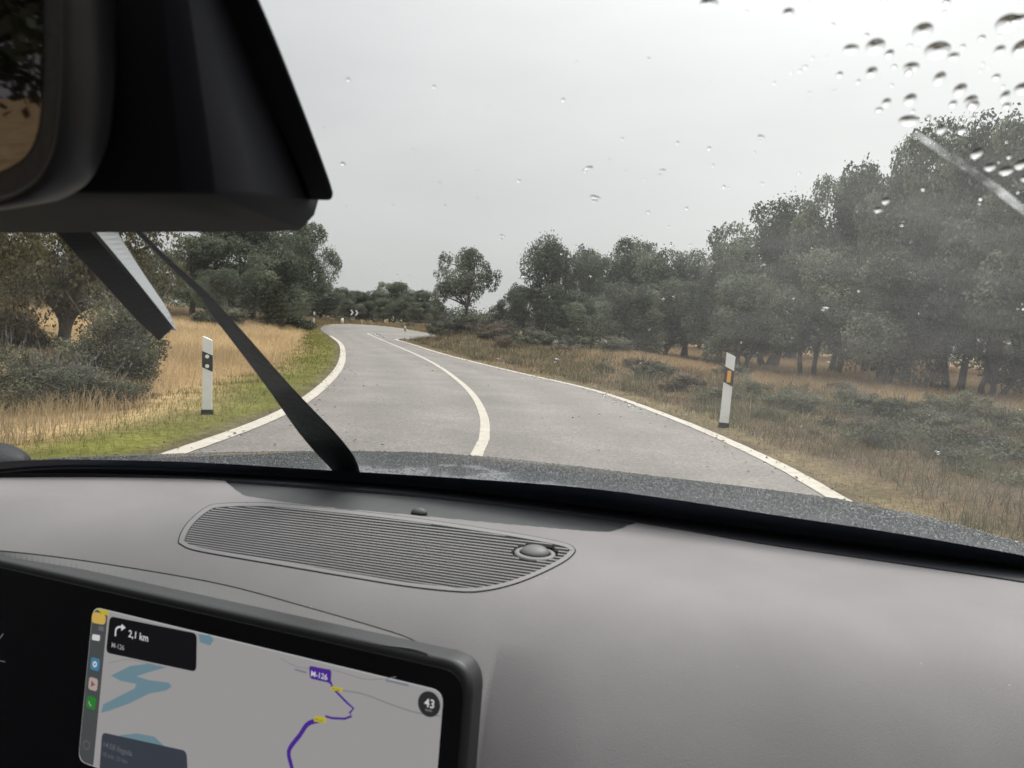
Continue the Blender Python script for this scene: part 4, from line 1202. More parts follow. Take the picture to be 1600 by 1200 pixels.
# --- bonnet
edge_px = [(-60, 724), (60, 717), (200, 710.5), (330, 706), (440, 704), (560, 703), (660, 705), (750, 711), (870, 723), (1000, 739), (1150, 757), (1300, 776), (1450, 806), (1600, 856), (1700, 905)]
UH = -0.335
_e = np.array([cray(*p) * (UH / cray(*p)[2]) for p in edge_px])
_er, _ef = _e[:, 0], _e[:, 1]
_o = np.argsort(_er); _er, _ef = _er[_o], _ef[_o]
def hood_front(r): return np.interp(r, _er, _ef)
def hood_u(r, t):
    """t 0 at the windscreen, 1 at the visible brow, beyond 1 falls away"""
    a = UB - 0.030
    if t <= 1:
        return a + (UH - a) * (t ** 1.6) + 0.006 * cos((r + 0.22) * 7.0) * sin(pi * t) 
    k = t - 1
    return UH - 0.35 * k - 1.9 * k * k
def make_hood():
    rs = np.linspace(-1.16, 0.70, 140); ts = np.linspace(0, 1.5, 60)
    V = []
    for t in ts:
        for r in rs:
            f0 = float(fb(r)) + 0.03; f1 = float(hood_front(r)) - 0.01
            V.append((r, f0 + (f1 - f0) * t if t <= 1 else f1 + (t - 1) * 0.55, hood_u(r, t)))
    n = len(rs)
    F = [(j * n + i, j * n + i + 1, (j + 1) * n + i + 1, (j + 1) * n + i) for j in range(len(ts) - 1) for i in range(n - 1)]
    h = carobj('bonnet', V, F, M['hood'], car, smooth=True)
    s = h.modifiers.new('sheet', 'SOLIDIFY'); s.thickness = 0.004; s.offset = -1
    # rain standing on the paint
    rr = np.random.default_rng(9); parts = []
    base_v, base_f = [], []
    for k in range(14000):
        r = rr.uniform(-1.1, 0.68); t = rr.uniform(0.15, 1.12)
        f0 = float(fb(r)) + 0.03; f1 = float(hood_front(r)) - 0.01
        f_ = f0 + (f1 - f0) * t if t <= 1 else f1 + (t - 1) * 0.55
        s = 0.0007 + abs(rr.normal(0, 0.0010))
        c = np.array([r, f_, hood_u(r, t)])
        parts.append(dome_vf(s * rr.uniform(0.8, 1.7), s * rr.uniform(0.8, 1.5), s * 0.42, np.array([1.0, 0, 0]), np.array([0, 1.0, 0]), np.array([0, 0, 1.0]), c, 6, 2))
    v, f = join_vf(parts)
    tag(carobj('rain_beads', v, f, M['bead'], h, smooth=True), kind='stuff')
    return h
M['bead'] = plain('standing_rain', (0.035, 0.040, 0.048), 0.1, spec=0.6)
make_hood()
# black cowl between bonnet and glass, and the cap of the other wiper at the left
def ribbon(name, fo0, fo1, u0, u1, mat, parent=car, r0=-1.14, r1=0.69, n=80):
    V, F = [], []
    for r in np.linspace(r0, r1, n):
        V += [(r, float(fb(r)) + fo0, u0), (r, float(fb(r)) + fo1, u1), (r, float(fb(r)) + fo1, u1 - 0.012), (r, float(fb(r)) + fo0, u0 - 0.012)]
    for i in range(n - 1):
        for k in range(4): F.append((4 * i + k, 4 * i + (k + 1) % 4, 4 * i + 4 + (k + 1) % 4, 4 * i + 4 + k))
    return carobj(name, V, F, mat, parent)
ribbon('cowl', 0.012, 0.075, UB - 0.022, UB - 0.028, M['black'])
cap = []
for px, py, rx, ry, h in [(-20, 722, 0.075, 0.05, 0.035)]:
    d = cray(px, py); p = d * ((UB - 0.03) / d[2])
    cap.append(dome_vf(rx, ry, h, np.array([1.0, 0, 0]), np.array([0, 1.0, 0]), np.array([0, 0, 1.0]), p, 20, 6))
v, f = join_vf(cap); carobj('wiper_cap', v, f, M['wiper'], car, smooth=True)

# --- wiper raised across the glass
def poly_prism(name, cl, half, off, thick, mat, parent, bevel=0.003):
    """an arm with a traced middle line and half widths (px), standing off the glass"""
    n = len(cl); V, F = [], []
    T = np.gradient(cl, axis=0); T /= np.linalg.norm(T, axis=1)[:, None]
    Nn = np.stack([-T[:, 1], T[:, 0]], 1)
    for i in range(n):
        a, b = cl[i] - Nn[i] * half[i], cl[i] + Nn[i] * half[i]
        o0 = off[i] if np.ndim(off) else off; th = thick[i] if np.ndim(thick) else thick
        V += [on_wind(*a, o0), on_wind(*b, o0), on_wind(*(b * 0.82 + a * 0.18), o0 + th), on_wind(*(a * 0.82 + b * 0.18), o0 + th)]
    for i in range(n - 1):
        for k in range(4): F.append((4 * i + k, 4 * i + (k + 1) % 4, 4 * i + 4 + (k + 1) % 4, 4 * i + 4 + k))
    F += [(0, 3, 2, 1), tuple(4 * (n - 1) + k for k in range(4))]
    return carobj(name, V, F, mat, parent, bevel)
wip = bpy.data.objects.new('wiper', None); link(wip, car)
armc = [(546, 752), (536, 724), (507, 690), (476, 655), (433, 602), (383, 540), (333, 480), (314, 456), (262, 408), (229, 375), (160, 306)]
armh = [20, 21, 22.5, 20.5, 15.5, 12.5, 9.5, 6.5, 4.8, 4.5, 4.5]
A = smooth_poly([(x, y, h) for (x, y), h in zip(armc, armh)], 60)
poly_prism('arm', A[:, :2], A[:, 2], np.interp(np.arange(60), [0, 25, 59], [0.004, 0.016, 0.012]), np.interp(np.arange(60), [0, 30, 59], [0.020, 0.011, 0.006]), M['wiper'], wip, 0.002)
bl = np.array([(259, 523), (215, 474), (165, 418), (118, 366), (60, 300), (-20, 210)], float)
blc = smooth_poly(bl, 30)
poly_prism('blade', blc, np.interp(np.arange(30), [0, 3, 29], [15, 19, 25]), 0.002, 0.012, M['rubber'], wip, 0.002)
sa_ = smooth_poly([(273, 514), (236, 467), (186, 405), (148, 360), (90, 292)], 30)
sb_ = smooth_poly([(276, 516), (262, 484), (222, 424), (184, 364), (140, 292)], 30)
V, F = [], []
for i in range(30):
    V += [on_wind(*sa_[i], 0.004), on_wind(*sb_[i], 0.030), on_wind(*(sb_[i] - (2, 0)), 0.034), on_wind(*(sa_[i] - (6, -2)), 0.012)]
for i in range(29):
    for k in range(4): F.append((4 * i + k, 4 * i + (k + 1) % 4, 4 * i + 4 + (k + 1) % 4, 4 * i + 4 + k))
F += [(0, 3, 2, 1), tuple(4 * 29 + k for k in range(4))]
carobj('spoiler', V, F, M['spoiler'], wip)

# --- plane of the touch screen
S_TOP = -0.29
def ptop(px, py): d = cray(px, py); return d * (S_TOP / d[2])
Sa = ptop(640, 1018)
PY, PT = radians(12), radians(6)
sn = np.array([-sin(PY) * cos(PT), -cos(PY) * cos(PT), sin(PT)])         # the panel is turned towards the driver
def pplane(px, py): d = cray(px, py); return d * ((Sa @ sn) / (d @ sn))
sx = pplane(670, 1068) - pplane(180, 951); sx /= np.linalg.norm(sx)
sy = np.cross(sx, sn); sy *= -np.sign(sy[2])                              # down the panel

X_SCR = pplane(741, 1075)[0] + 0.002
# --- dashboard
def dash_u(r, f):
    r = np.asarray(r, float); f = np.asarray(f, float)
    k = np.clip(0.86 - f, 0, None)
    s = np.clip((-0.10 - r) / 0.5, 0, 1)
    h = np.clip(1 - (r - X_SCR) / 0.10, 0, 1) * np.clip((r - X_SCR + 0.004) / 0.004, 0, 1); g_ = np.clip((0.70 - f) / 0.12, 0, 1)
    h = h * h * (3 - 2 * h) * g_ * g_ * (3 - 2 * g_)
    return UB - 0.045 * h - 0.004 - (0.95 + 1.6 * s) * k * k - 3.2 * (1 - s) * np.clip(0.80 - f, 0, None) ** 2.3
def on_dash(px, py, lift=0.0):
    d = cray(px, py); lo, hi = 0.2, 2.0
    for _ in range(46):
        m = (lo + hi) / 2; p = d * m
        if p[2] > float(dash_u(p[0], p[1])) + lift: lo = m
        else: hi = m
    return d * lo

grille_px = [(278, 845), (290, 820), (318, 795), (345, 787), (420, 786), (520, 795), (620, 806), (720, 820), (820, 836), (880, 848), (898, 857), (897, 866), (880, 880), (840, 900), (800, 915), (760, 924), (720, 926), (640, 918), (540, 902), (440, 885), (340, 868), (300, 860), (284, 853)]
def closed(pts, n=160):
    p = smooth_poly(pts + pts[:3], 3 * n); 
    # one closed turn of the smoothed loop
    P = np.array(pts + [pts[0]], float)
    q = []
    m = len(pts)
    for i in range(m):
        a, b, c, d = [np.array(pts[(i + k - 1) % m], float) for k in range(4)]
        for t in np.linspace(0, 1, 8, endpoint=False):
            q.append(0.5 * (2 * b + (c - a) * t + (2 * a - 5 * b + 4 * c - d) * t ** 2 + (3 * b - a - 3 * c + d) * t ** 3))
    return np.array(q)
G_out = closed(grille_px)
def shrink(P, k):
    T = np.roll(P, -1, 0) - np.roll(P, 1, 0); T /= np.linalg.norm(T, axis=1)[:, None]
    Nn = np.stack([-T[:, 1], T[:, 0]], 1)
    c = P.mean(0); s = np.sign(((c - P) * Nn).sum(1).mean())
    return P + Nn * s * np.array([k, k * 0.62])
G_in = shrink(G_out, 10.0)
vent_px = [(352, 749), (372, 749), (560, 759), (700, 772), (860, 790), (988, 810), (977, 821), (960, 828), (930, 830), (800, 819), (640, 804), (500, 791), (400, 777), (378, 771)]
V_out = closed(vent_px)
Gd = np.array([on_dash(*p) for p in G_out]); Gi = np.array([on_dash(*p) for p in G_in]); Vd = np.array([on_dash(*p) for p in V_out])
G_mid = np.array([on_dash(*p) for p in shrink(G_out, 4.5)])
V_in = np.array([on_dash(*p) for p in shrink(V_out, 3.0)])

X_SCR = pplane(741, 1075)[0] + 0.002
seam = smooth_poly([(-90, 854), (60, 868), (200, 888), (350, 915), (480, 950), (580, 979), (640, 999), (668, 1018)], 90)
_sm = np.array([on_dash(*q) for q in seam])
def near_limit(r):
    pl = Sa[1] + (Sa[0] - r) * tan(PY) + 0.004
    a = np.where(r < _sm[-1, 0], np.interp(r, _sm[:, 0], _sm[:, 1]) + 0.0006, pl)
    return np.where(r < X_SCR, a, 0.30)
def make_dash():
    rs = np.sort(np.r_[np.linspace(-1.10, 0.60, 560), X_SCR - 1e-4, X_SCR + 1e-4]); nt_ = 300
    ts = np.linspace(0, 1, nt_)
    R_, T_ = np.meshgrid(rs, ts)
    f1 = fb(R_) - 0.022; f0 = near_limit(R_)
    Fl = 0.30 + (f1 - 0.30) * T_
    Fm = np.maximum(Fl, f0)
    dead = Fl < f0 - 1e-6
    U = dash_u(R_, Fm)
    U = U - 0.008 * inside(G_mid[:, :2], R_, Fm)
    U = U - 0.022 * inside(Vd[:, :2], R_, Fm)
    # front roll down into the shadow at the glass; near edge rolls down to the cabin
    U = U - 0.010 * np.clip((T_ - 0.97) / 0.03, 0, 1) ** 2 
    V = np.stack([R_.ravel(), Fm.ravel(), U.ravel()], 1)
    nx = len(rs); ny = len(ts)
    i = np.arange(ny - 1)[:, None] * nx + np.arange(nx - 1)[None, :]
    F = np.stack([i, i + 1, i + nx + 1, i + nx], -1).reshape(-1, 4)
    dd = dead.ravel(); F = F[~(dd[F[:, 0]] & dd[F[:, 1]] & dd[F[:, 2]] & dd[F[:, 3]])]
    # skirts down to the bulkhead and to the knees
    k0 = np.arange(nx); o = len(V)
    V2 = np.stack([rs, Fm[0] - 0.004, np.full(nx, -0.75)], 1); V3 = np.stack([rs, Fm[-1] + 0.002, np.full(nx, -0.75)], 1)
    V = np.concatenate([V, V2, V3], 0)
    a = np.arange(nx - 1)
    Fs = np.stack([o + a, o + a + 1, a + 1, a], 1); tp = (ny - 1) * nx
    Fb = np.stack([tp + a, tp + a + 1, o + nx + a + 1, o + nx + a], 1)
    me = fast_mesh('dashboard', np.array([loc(p) for p in V]), np.concatenate([F, Fs, Fb], 0), 4)
    me.polygons.foreach_set('use_smooth', [True] * len(me.polygons))
    return obj('dashboard', me, M['dash'], car)
dash = make_dash()
_sl = smooth_poly([(-140, 738), (0, 741), (150, 742), (300, 748), (500, 762), (700, 779), (900, 803), (1050, 826), (1200, 852), (1400, 881), (1600, 911), (1720, 932)], 120)
V, F = [], []
for q in _sl:
    a = on_dash(*q); b = np.array([a[0], float(fb(a[0])) + 0.004, UB - 0.004])
    V += [a + (0, 0, 0.002), b, b - (0, 0, 0.012), a - (0, 0, 0.004)]
for i in range(119):
    for k in range(4): F.append((4 * i + k, 4 * i + (k + 1) % 4, 4 * i + 4 + (k + 1) % 4, 4 * i + 4 + k))
carobj('seal_shade', V, F, M['rubber'])  # black rubber edge, widened over the dash to paint in the shade there

def ring_on_dash(name, Pa, Pb, lift, mat, parent, depth=0.004):
    n = len(Pa); V, F = [], []
    for i in range(n):
        a, b = Pa[i], Pb[i]
        V += [a + (0, 0, lift), b + (0, 0, lift), b + (0, 0, lift - depth), a + (0, 0, lift - depth)]
    for i in range(n):
        j = (i + 1) % n
        for k in range(4): F.append((4 * i + k, 4 * i + (k + 1) % 4, 4 * j + (k + 1) % 4, 4 * j + k))
    return carobj(name, V, F, mat, parent, smooth=False)

# speaker grille
gr = bpy.data.objects.new('speaker_grille', None); link(gr, car)
bk = carobj('backing', [p + (0, 0, -0.0068) for p in Gi] , [tuple(range(len(Gi)))], M['gap'], gr)
ring_on_dash('frame', np.array([on_dash(*p) for p in shrink(G_out, 1.6)]), Gi, 0.0010, M['slat'], gr, 0.007)
ring_on_dash('seam', Gd, np.array([on_dash(*p) for p in shrink(G_out, 1.6)]), 0.0006, M['gap'], gr, 0.003)
NS = 25
for j in range(NS):
    t = j / (NS - 1)
    yc = 806.0 + 103.0 * t; s = 0.108 + 0.050 * t
    xs = np.linspace(270, 910, 700); ys = yc + s * (xs - 590) + 9e-6 * (xs - 590) ** 2 * (1 - t)
    ok = inside(G_in, xs, ys)
    if ok.sum() < 25: continue
    # the sensor sits in the slats: break them around it
    ok2 = ok & ~((((xs - 836) / 36) ** 2 + ((ys - 863) / 13.5) ** 2) < 1)
    runs, cur = [], []
    for k in range(len(xs)):
        if ok2[k]: cur.append(k)
        elif cur: runs.append(cur); cur = []
    if cur: runs.append(cur)
    parts = []
    for run in runs:
        if len(run) < 8: continue
        q = np.linspace(run[0], run[-1], max(3, len(run) // 40)).astype(int); V, F = [], []
        hp = 0.75
        for k in q:
            a, b = on_dash(xs[k], ys[k] - hp), on_dash(xs[k], ys[k] + hp)
            V += [a + (0, 0, 0.0004), b + (0, 0, 0.0004), b + (0, 0, -0.0035), a + (0, 0, -0.0035)]
        for i in range(len(q) - 1):
            for k in range(4): F.append((4 * i + k, 4 * i + (k + 1) % 4, 4 * i + 4 + (k + 1) % 4, 4 * i + 4 + k))
        F += [(0, 3, 2, 1), tuple(4 * (len(q) - 1) + k for k in range(4))]
        parts.append((V, F))
    if parts:
        v, f = join_vf(parts); carobj('slat', v, f, M['slat'], gr)
c = on_dash(836, 864)
ax, ay, az = np.array([1.0, 0, 0]), np.array([0, 1.0, 0]), np.array([0, 0, 1.0])
n = 32; V, F = [], []
for i in range(n):
    a = 2 * pi * i / n
    for rad, dz in ((0.0245, 0.0), (0.0195, 0.0012), (0.0185, -0.003), (0.0245, -0.004)):
        V.append(c + ax * rad * cos(a) + ay * rad * 1.06 * sin(a) + az * dz)
for i in range(n):
    j = (i + 1) % n
    for k in range(4): F.append((4 * i + k, 4 * i + (k + 1) % 4, 4 * j + (k + 1) % 4, 4 * j + k))
carobj('sensor_ring', V, F, M['slat'], gr, smooth=True)
v, f = dome_vf(0.0172, 0.0178, 0.0085, ax, ay, az, c + az * 0.0005, 28, 7)
carobj('light_sensor', v, f, M['smooth'], gr, smooth=True)

# defroster slot
dv = bpy.data.objects.new('defroster_vent', None); link(dv, car)
carobj('tray', [np.array(on_dash(*p)) + (0, 0, -0.003) for p in shrink(V_out, -1.5)], [tuple(range(len(Vd)))], M['vent'], dv)
for px in (383, 905):
    a, b = on_dash(px, 771 if px < 500 else 797), on_dash(px + 22, 774 if px < 500 else 830)
c = on_dash(655, 800)
v, f = dome_vf(0.012, 0.008, 0.008, ax, ay, az, c + az * -0.002, 16, 5); carobj('sun_sensor', v, f, M['vent'], dv, smooth=True)

# seam round the screen hood and the smooth hood strip below it
V, F = [], []
for i in range(90):
    for dy, dz in ((-1.3, 0.0006), (1.1, 0.0006), (1.1, -0.002), (-1.3, -0.002)):
        V.append(on_dash(seam[i][0], seam[i][1] + dy) + (0, 0, dz))
for i in range(89):
    for k in range(4): F.append((4 * i + k, 4 * i + (k + 1) % 4, 4 * i + 4 + (k + 1) % 4, 4 * i + 4 + k))
carobj('dash_seam', V, F, M['gap'], dash)
# smooth strip between seam and screen: a thin moulding lying on the dash
lowr = smooth_poly([(-90, 884), (60, 905), (200, 928), (350, 955), (480, 984), (580, 1004), (640, 1012), (666, 1020)], 90)
V, F = [], []
for i in range(90):
    a, b = on_dash(seam[i][0], seam[i][1] + 1.0), pplane(lowr[i][0], lowr[i][1] + 4) - sn * 0.002
    V += [a + (0, 0, 0.0009), b + (0, 0, 0.0012), b + (0, 0, -0.003), a + (0, 0, -0.003)]
for i in range(89):
    for k in range(4): F.append((4 * i + k, 4 * i + (k + 1) % 4, 4 * i + 4 + (k + 1) % 4, 4 * i + 4 + k))
carobj('screen_cowl', V, F, M['smooth'], dash)

# --- the touch screen
def S(px, py):
    d = cray(px, py); t = (Sa @ sn) / (d @ sn); p = d * t - Sa
    return np.array([p @ sx, p @ sy])
def SP(q, lift=0.0): return Sa + sx * q[0] + sy * q[1] + sn * lift
scr = bpy.data.objects.new('touch_screen', None); link(scr, car)
def flat(name, q, lift, mat):
    me = mesh(name, [loc(SP(p, lift)) for p in q], [tuple(range(len(q)))])
    return obj(name, me, mat, scr)
def traced(name, pts, lift, mat, r=0.0):
    q = [S(*p) for p in pts]
    if r: q = round_poly(q, r)
    return flat(name, q, lift, mat)
def line(name, pts, wpx, lift, mat, n=60, sm=True):
    q = np.array([S(*p) for p in pts])
    if sm: q = smooth_poly(q, n)
    T = np.gradient(q, axis=0); T /= np.linalg.norm(T, axis=1)[:, None] + 1e-9; Nn = np.stack([-T[:, 1], T[:, 0]], 1)
    h = wpx * 0.72 / FPX / 2
    V = [SP(p, lift) for i in range(len(q)) for p in (q[i] - Nn[i] * h, q[i] + Nn[i] * h)]
    F = [(2 * i, 2 * i + 1, 2 * i + 3, 2 * i + 2) for i in range(len(q) - 1)]
    return obj(name, mesh(name, [loc(p) for p in V], F), mat, scr)
def text(name, s, px, py, size_px, lift, mat, bold=0.0):
    """lettering lying on the panel, its baseline starting at the traced point"""
    cu = bpy.data.curves.new(name, 'FONT'); cu.body = s; cu.size = size_px * 0.72 / FPX; cu.offset = bold
    to = bpy.data.objects.new(name, cu); COL.objects.link(to)
    me = bpy.data.meshes.new_from_object(to.evaluated_get(bpy.context.evaluated_depsgraph_get()))
    bpy.data.objects.remove(to); me.name = name
    q = S(px, py)
    for v_ in me.vertices: v_.co = loc(SP((q[0] + v_.co.x, q[1] - v_.co.y), lift))
    me.materials.clear()
    return obj(name, me, mat, scr)

# body: right edge and top edge traced, the rest carries on out of view
tr_ = S(735, 1062); tl = S(-260, 846); brq = S(752, 1230)
x1 = tr_[0] + 0.0015; y0 = S(400, 966)[1] - 0.002
q = round_poly([(-0.80, y0), (x1, y0), (x1, 0.30), (-0.80, 0.30)], 0.028, 10)
def slab(name, q, l0, l1, mat, bevel):
    n = len(q); V = [SP(p, l0) for p in q] + [SP(p, l1) for p in q]
    F = [tuple(range(n)), tuple(range(2 * n - 1, n - 1, -1))] + [(i, n + i, n + (i + 1) % n, (i + 1) % n) for i in range(n)]
    return carobj(name, V, F, mat, scr, bevel, seg=4)
slab('housing', q, -0.030, -0.0006, M['trim'], 0.006)
q2 = round_poly([(-0.79, y0 + 0.009), (x1 - 0.007, y0 + 0.009), (x1 - 0.007, 0.292), (-0.79, 0.292)], 0.022, 10)
slab('bezel', q2, -0.012, 0.0004, M['bezel'], 0.0004)
L0 = 0.0007; DL = 0.00025
TL, TR, BR, BL = S(148, 949), S(694, 1078), S(688, 1300), S(121, 1188)
wdt = np.linalg.norm(TR - TL); 

mx0, my0, mx1 = (TL[0] + BL[0]) / 2, (TL[1] + TR[1]) / 2, TR[0]
my1 = BL[1]
q = round_poly([(mx0, my0), (mx1, my0), (mx1, my1), (mx0, my1)], 0.012, 8); flat('display_edge', q, L0, SCR['edge'])
e = 0.0009
q = round_poly([(mx0 + e, my0 + e), (mx1 - e * 0.2, my0 + e), (mx1 - e * 0.2, my1 - e), (mx0 + e, my1 - e)], 0.0115, 8); flat('map', q, L0 + DL, SCR['map'])
bw = S(172, 960)[0] - S(148, 950)[0]
arc = lambda cx_, cy_, a0, a1: [np.array((cx_ + 0.011 * cos(a), cy_ + 0.011 * sin(a))) for a in np.linspace(a0, a1, 9)]
q = arc(mx0 + e + 0.011, my0 + e + 0.011, pi, 1.5 * pi) + [np.array((mx0 + bw, my0 + e)), np.array((mx0 + bw, my1 - e))] + arc(mx0 + e + 0.011, my1 - e - 0.011, 0.5 * pi, pi)
flat('side_bar', q, L0 + 2 * DL, SCR['bar'])
# water on the map
traced('lake', [(175, 1055), (205, 1040), (235, 1036), (262, 1042), (240, 1048), (215, 1056), (235, 1062), (266, 1066), (270, 1072), (262, 1078), (235, 1083), (205, 1098), (172, 1110), (160, 1113), (163, 1100), (190, 1086), (212, 1075), (215, 1068), (190, 1063)], L0 + 3 * DL, SCR['water'])
traced('lake', [(188, 1148), (215, 1145), (243, 1150), (262, 1168), (240, 1172), (200, 1160)], L0 + 3 * DL, SCR['water'])
traced('lake', [(312, 990), (330, 992), (336, 999), (330, 1008), (314, 1003)], L0 + 3 * DL, SCR['water'])
line('map_road', [(440, 1028), (470, 1042), (520, 1046), (570, 1060), (600, 1060), (620, 1057)], 1.0, L0 + 3 * DL, SCR['road'])
line('map_road', [(532, 1077), (570, 1084), (610, 1099), (650, 1112), (690, 1118)], 2.0, L0 + 3 * DL, SCR['road'])
line('map_road', [(172, 1035), (200, 1030), (225, 1034), (250, 1040)], 1.0, L0 + 3 * DL, SCR['road'])
line('route', [(519, 1070), (527, 1080), (545, 1098), (554, 1106), (548, 1113), (551, 1118), (540, 1122), (520, 1121), (510, 1118)], 3.4, L0 + 4 * DL, SCR['purple'], sm=False)
line('route', [(502, 1124), (483, 1130), (470, 1148), (456, 1166), (453, 1178), (458, 1200), (459, 1215)], 7.0, L0 + 4 * DL, SCR['purple'], n=40)
traced('road_tag', [(520, 1071), (538, 1074), (536, 1080), (518, 1077)], L0 + 5 * DL, SCR['yellow'], 0.001)
traced('road_tag', [(494, 1117), (512, 1120), (510, 1129), (492, 1126)], L0 + 5 * DL, SCR['yellow'], 0.001)
text('tag_text', 'M-126', 521, 1076.5, 5, L0 + 6 * DL, SCR['ink'])
text('tag_text', 'M-131', 494.5, 1124.5, 5.5, L0 + 6 * DL, SCR['ink'])
traced('route_tag', [(485, 1039), (520, 1046), (519, 1064), (517, 1066), (486, 1059)], L0 + 5 * DL, SCR['purple'], 0.003)
traced('route_tag_pointer', [(512, 1063), (520, 1064), (523, 1073)], L0 + 4.6 * DL, SCR['purple'])
text('route_tag_text', 'M-126', 487.5, 1055, 11.5, L0 + 6 * DL, SCR['white'], 0.00008)
line('place_label', [(462, 1045), (472, 1048), (481, 1050)], 3.0, L0 + 3 * DL, SCR['label']); line('place_label', [(604, 1062), (622, 1066), (640, 1070)], 3.4, L0 + 3 * DL, SCR['label'])
# next turn card
traced('turn_card', [(174, 962), (310, 989), (309, 1049), (168, 1019)], L0 + 5 * DL, SCR['panel'], 0.006)
line('turn_arrow', [(183, 993), (184, 983), (188, 979), (194, 979)], 3.2, L0 + 6 * DL, SCR['white'], n=20)
traced('turn_arrow_head', [(193, 974), (199, 980), (192, 985)], L0 + 6 * DL, SCR['white'])
text('turn_distance', '2,1 km', 203, 994, 16.5, L0 + 6 * DL, SCR['white'], 0.00012)
text('turn_road', 'M-126', 176.5, 1010, 11.5, L0 + 6 * DL, SCR['grey'], 0.00005)
# arrival card
traced('arrival_card', [(162, 1143), (294, 1172), (296, 1215), (157, 1215)], L0 + 5 * DL, SCR['arrival'], 0.006)
text('arrival_text', '14:58 llegada', 163, 1165, 13, L0 + 6 * DL, SCR['dim'], 0.00004)
text('arrival_text', '18 min  21 km', 162, 1179, 10, L0 + 6 * DL, SCR['dim'])
# speed disc
cq = S(672, 1099); rr = 0.0108
flat('speed_disc', [(cq[0] + rr * cos(a), cq[1] + rr * sin(a)) for a in np.linspace(0, 2 * pi, 40, endpoint=False)], L0 + 5 * DL, SCR['dark'])
text('speed_text', '43', 664.5, 1102, 16.5, L0 + 6 * DL, SCR['white'], 0.00012)
text('speed_unit', 'km/h', 666.5, 1109, 5, L0 + 6 * DL, SCR['grey'])
# side bar icons
traced('status_pill', [(147, 955), (168, 959), (167, 976), (145, 972)], L0 + 5 * DL, SCR['pill'], 0.005)
traced('corner_glow', [(152, 949.5), (172, 954), (171, 962), (160, 957)], L0 + 4 * DL, SCR['yellow'])
traced('signal_bars', [(157, 977), (165, 979), (164, 986), (156, 984)], L0 + 5 * DL, SCR['dim'])
traced('battery', [(147, 990), (159, 992), (158, 1001), (146, 999)], L0 + 5 * DL, SCR['white'], 0.0015)
def icon(cxp, cyp, w_, mat, name):
    c0 = S(cxp, cyp); h = w_ * 0.72 / FPX / 2
    flat(name, round_poly([(c0[0] - h, c0[1] - h), (c0[0] + h, c0[1] - h), (c0[0] + h, c0[1] + h), (c0[0] - h, c0[1] + h)], h * 0.5), L0 + 5 * DL, mat); return c0, h
c0, h = icon(151, 1037, 21, SCR['blue'], 'map_icon')
def arc_ring(name, c0, r0, r1, mat, a0=0, a1=2 * pi, n=24):
    V = []
    for a in np.linspace(a0, a1, n): V += [SP((c0[0] + r0 * cos(a), c0[1] + r0 * sin(a)), L0 + 6 * DL), SP((c0[0] + r1 * cos(a), c0[1] + r1 * sin(a)), L0 + 6 * DL)]
    obj(name, mesh(name, [loc(p) for p in V], [(2 * i, 2 * i + 1, 2 * i + 3, 2 * i + 2) for i in range(n - 1)]), mat, scr)
arc_ring('map_icon_ring', c0, h * 0.22, h * 0.48, SCR['white'])
c0, h = icon(148, 1068, 21, SCR['pinkbox'], 'music_icon')
flat('play_triangle', [(c0[0] - h * 0.4, c0[1] - h * 0.5), (c0[0] + h * 0.55, c0[1]), (c0[0] - h * 0.4, c0[1] + h * 0.5)], L0 + 6 * DL, SCR['pink'])
c0, h = icon(145, 1097, 21, SCR['green'], 'phone_icon')
arc_ring('handset', (c0[0] + h * 0.25, c0[1] - h * 0.25), h * 0.62, h * 0.86, SCR['grey'], 1.75, 3.0, 12)
c0 = S(138, 1163); arc_ring('home_button', c0, 0.004, 0.0048, SCR['dim'])
# the driver's display begins at the left edge: a dial tick and needle on the same glass
line('dial_mark', [(0, 998), (6, 990)], 2.2, L0, SCR['dim'], sm=False); line('dial_mark', [(0, 1032), (9, 1034)], 1.6, L0, SCR['dim'], sm=False)

# --- housing of the camera behind the mirror, against the glass
def cp(px, py, f): d = cray(px, py); return d * (f / d[1])
def hull(name, pts, mat, parent, bevel, seg=4):
    bm = bmesh.new()
    for p in pts: bm.verts.new(loc(p))
    r = bmesh.ops.convex_hull(bm, input=bm.verts)
    bmesh.ops.delete(bm, geom=list({g for g in r['geom_interior'] + r['geom_unused'] if isinstance(g, bmesh.types.BMVert)}), context='VERTS')
    bmesh.ops.dissolve_limit(bm, angle_limit=radians(3), verts=bm.verts, edges=bm.edges)
    me = bpy.data.meshes.new(name); bm.to_mesh(me); bm.free()
    return obj(name, me, mat, parent, bevel, seg)
hs = bpy.data.objects.new('sensor_housing', None); link(hs, car)
pts = [cp(-330, 300, 0.36), cp(285, 302, 0.356), cp(338, 303, 0.366), cp(396, 305, 0.402), cp(452, 308, 0.462), cp(242, -130, 0.30), cp(276, -130, 0.307), cp(300, -130, 0.321), cp(318, -130, 0.340), cp(-330, -130, 0.30),
       cp(-330, 365, 0.53), cp(418, 362, 0.53), cp(470, 360, 0.535), cp(492, 336, 0.535), cp(499, 312, 0.535), cp(480, 262, 0.51), cp(420, 118, 0.44), cp(330, -130, 0.36), cp(-330, -130, 0.42)]
shell = hull('shell', pts, M['housing'], hs, 0.010, 5)
shell.modifiers.remove(shell.modifiers['wn'])
fl_in = [(285, -140), (342, 0), (410, 150), (474, 285), (480, 312)]
fl_out = [(338, -140), (404, -2), (462, 140), (516, 286), (519, 313)]
A_, B_ = smooth_poly(fl_in, 40), smooth_poly(fl_out, 40); V, F = [], []
for i in range(40):
    for q, o_ in ((A_[i], -0.016), (B_[i], -0.016), (B_[i], -0.007), (A_[i], -0.007)): V.append(on_wind(q[0], q[1], o_))
for i in range(39):
    for k in range(4): F.append((4 * i + k, 4 * i + (k + 1) % 4, 4 * i + 4 + (k + 1) % 4, 4 * i + 4 + k))
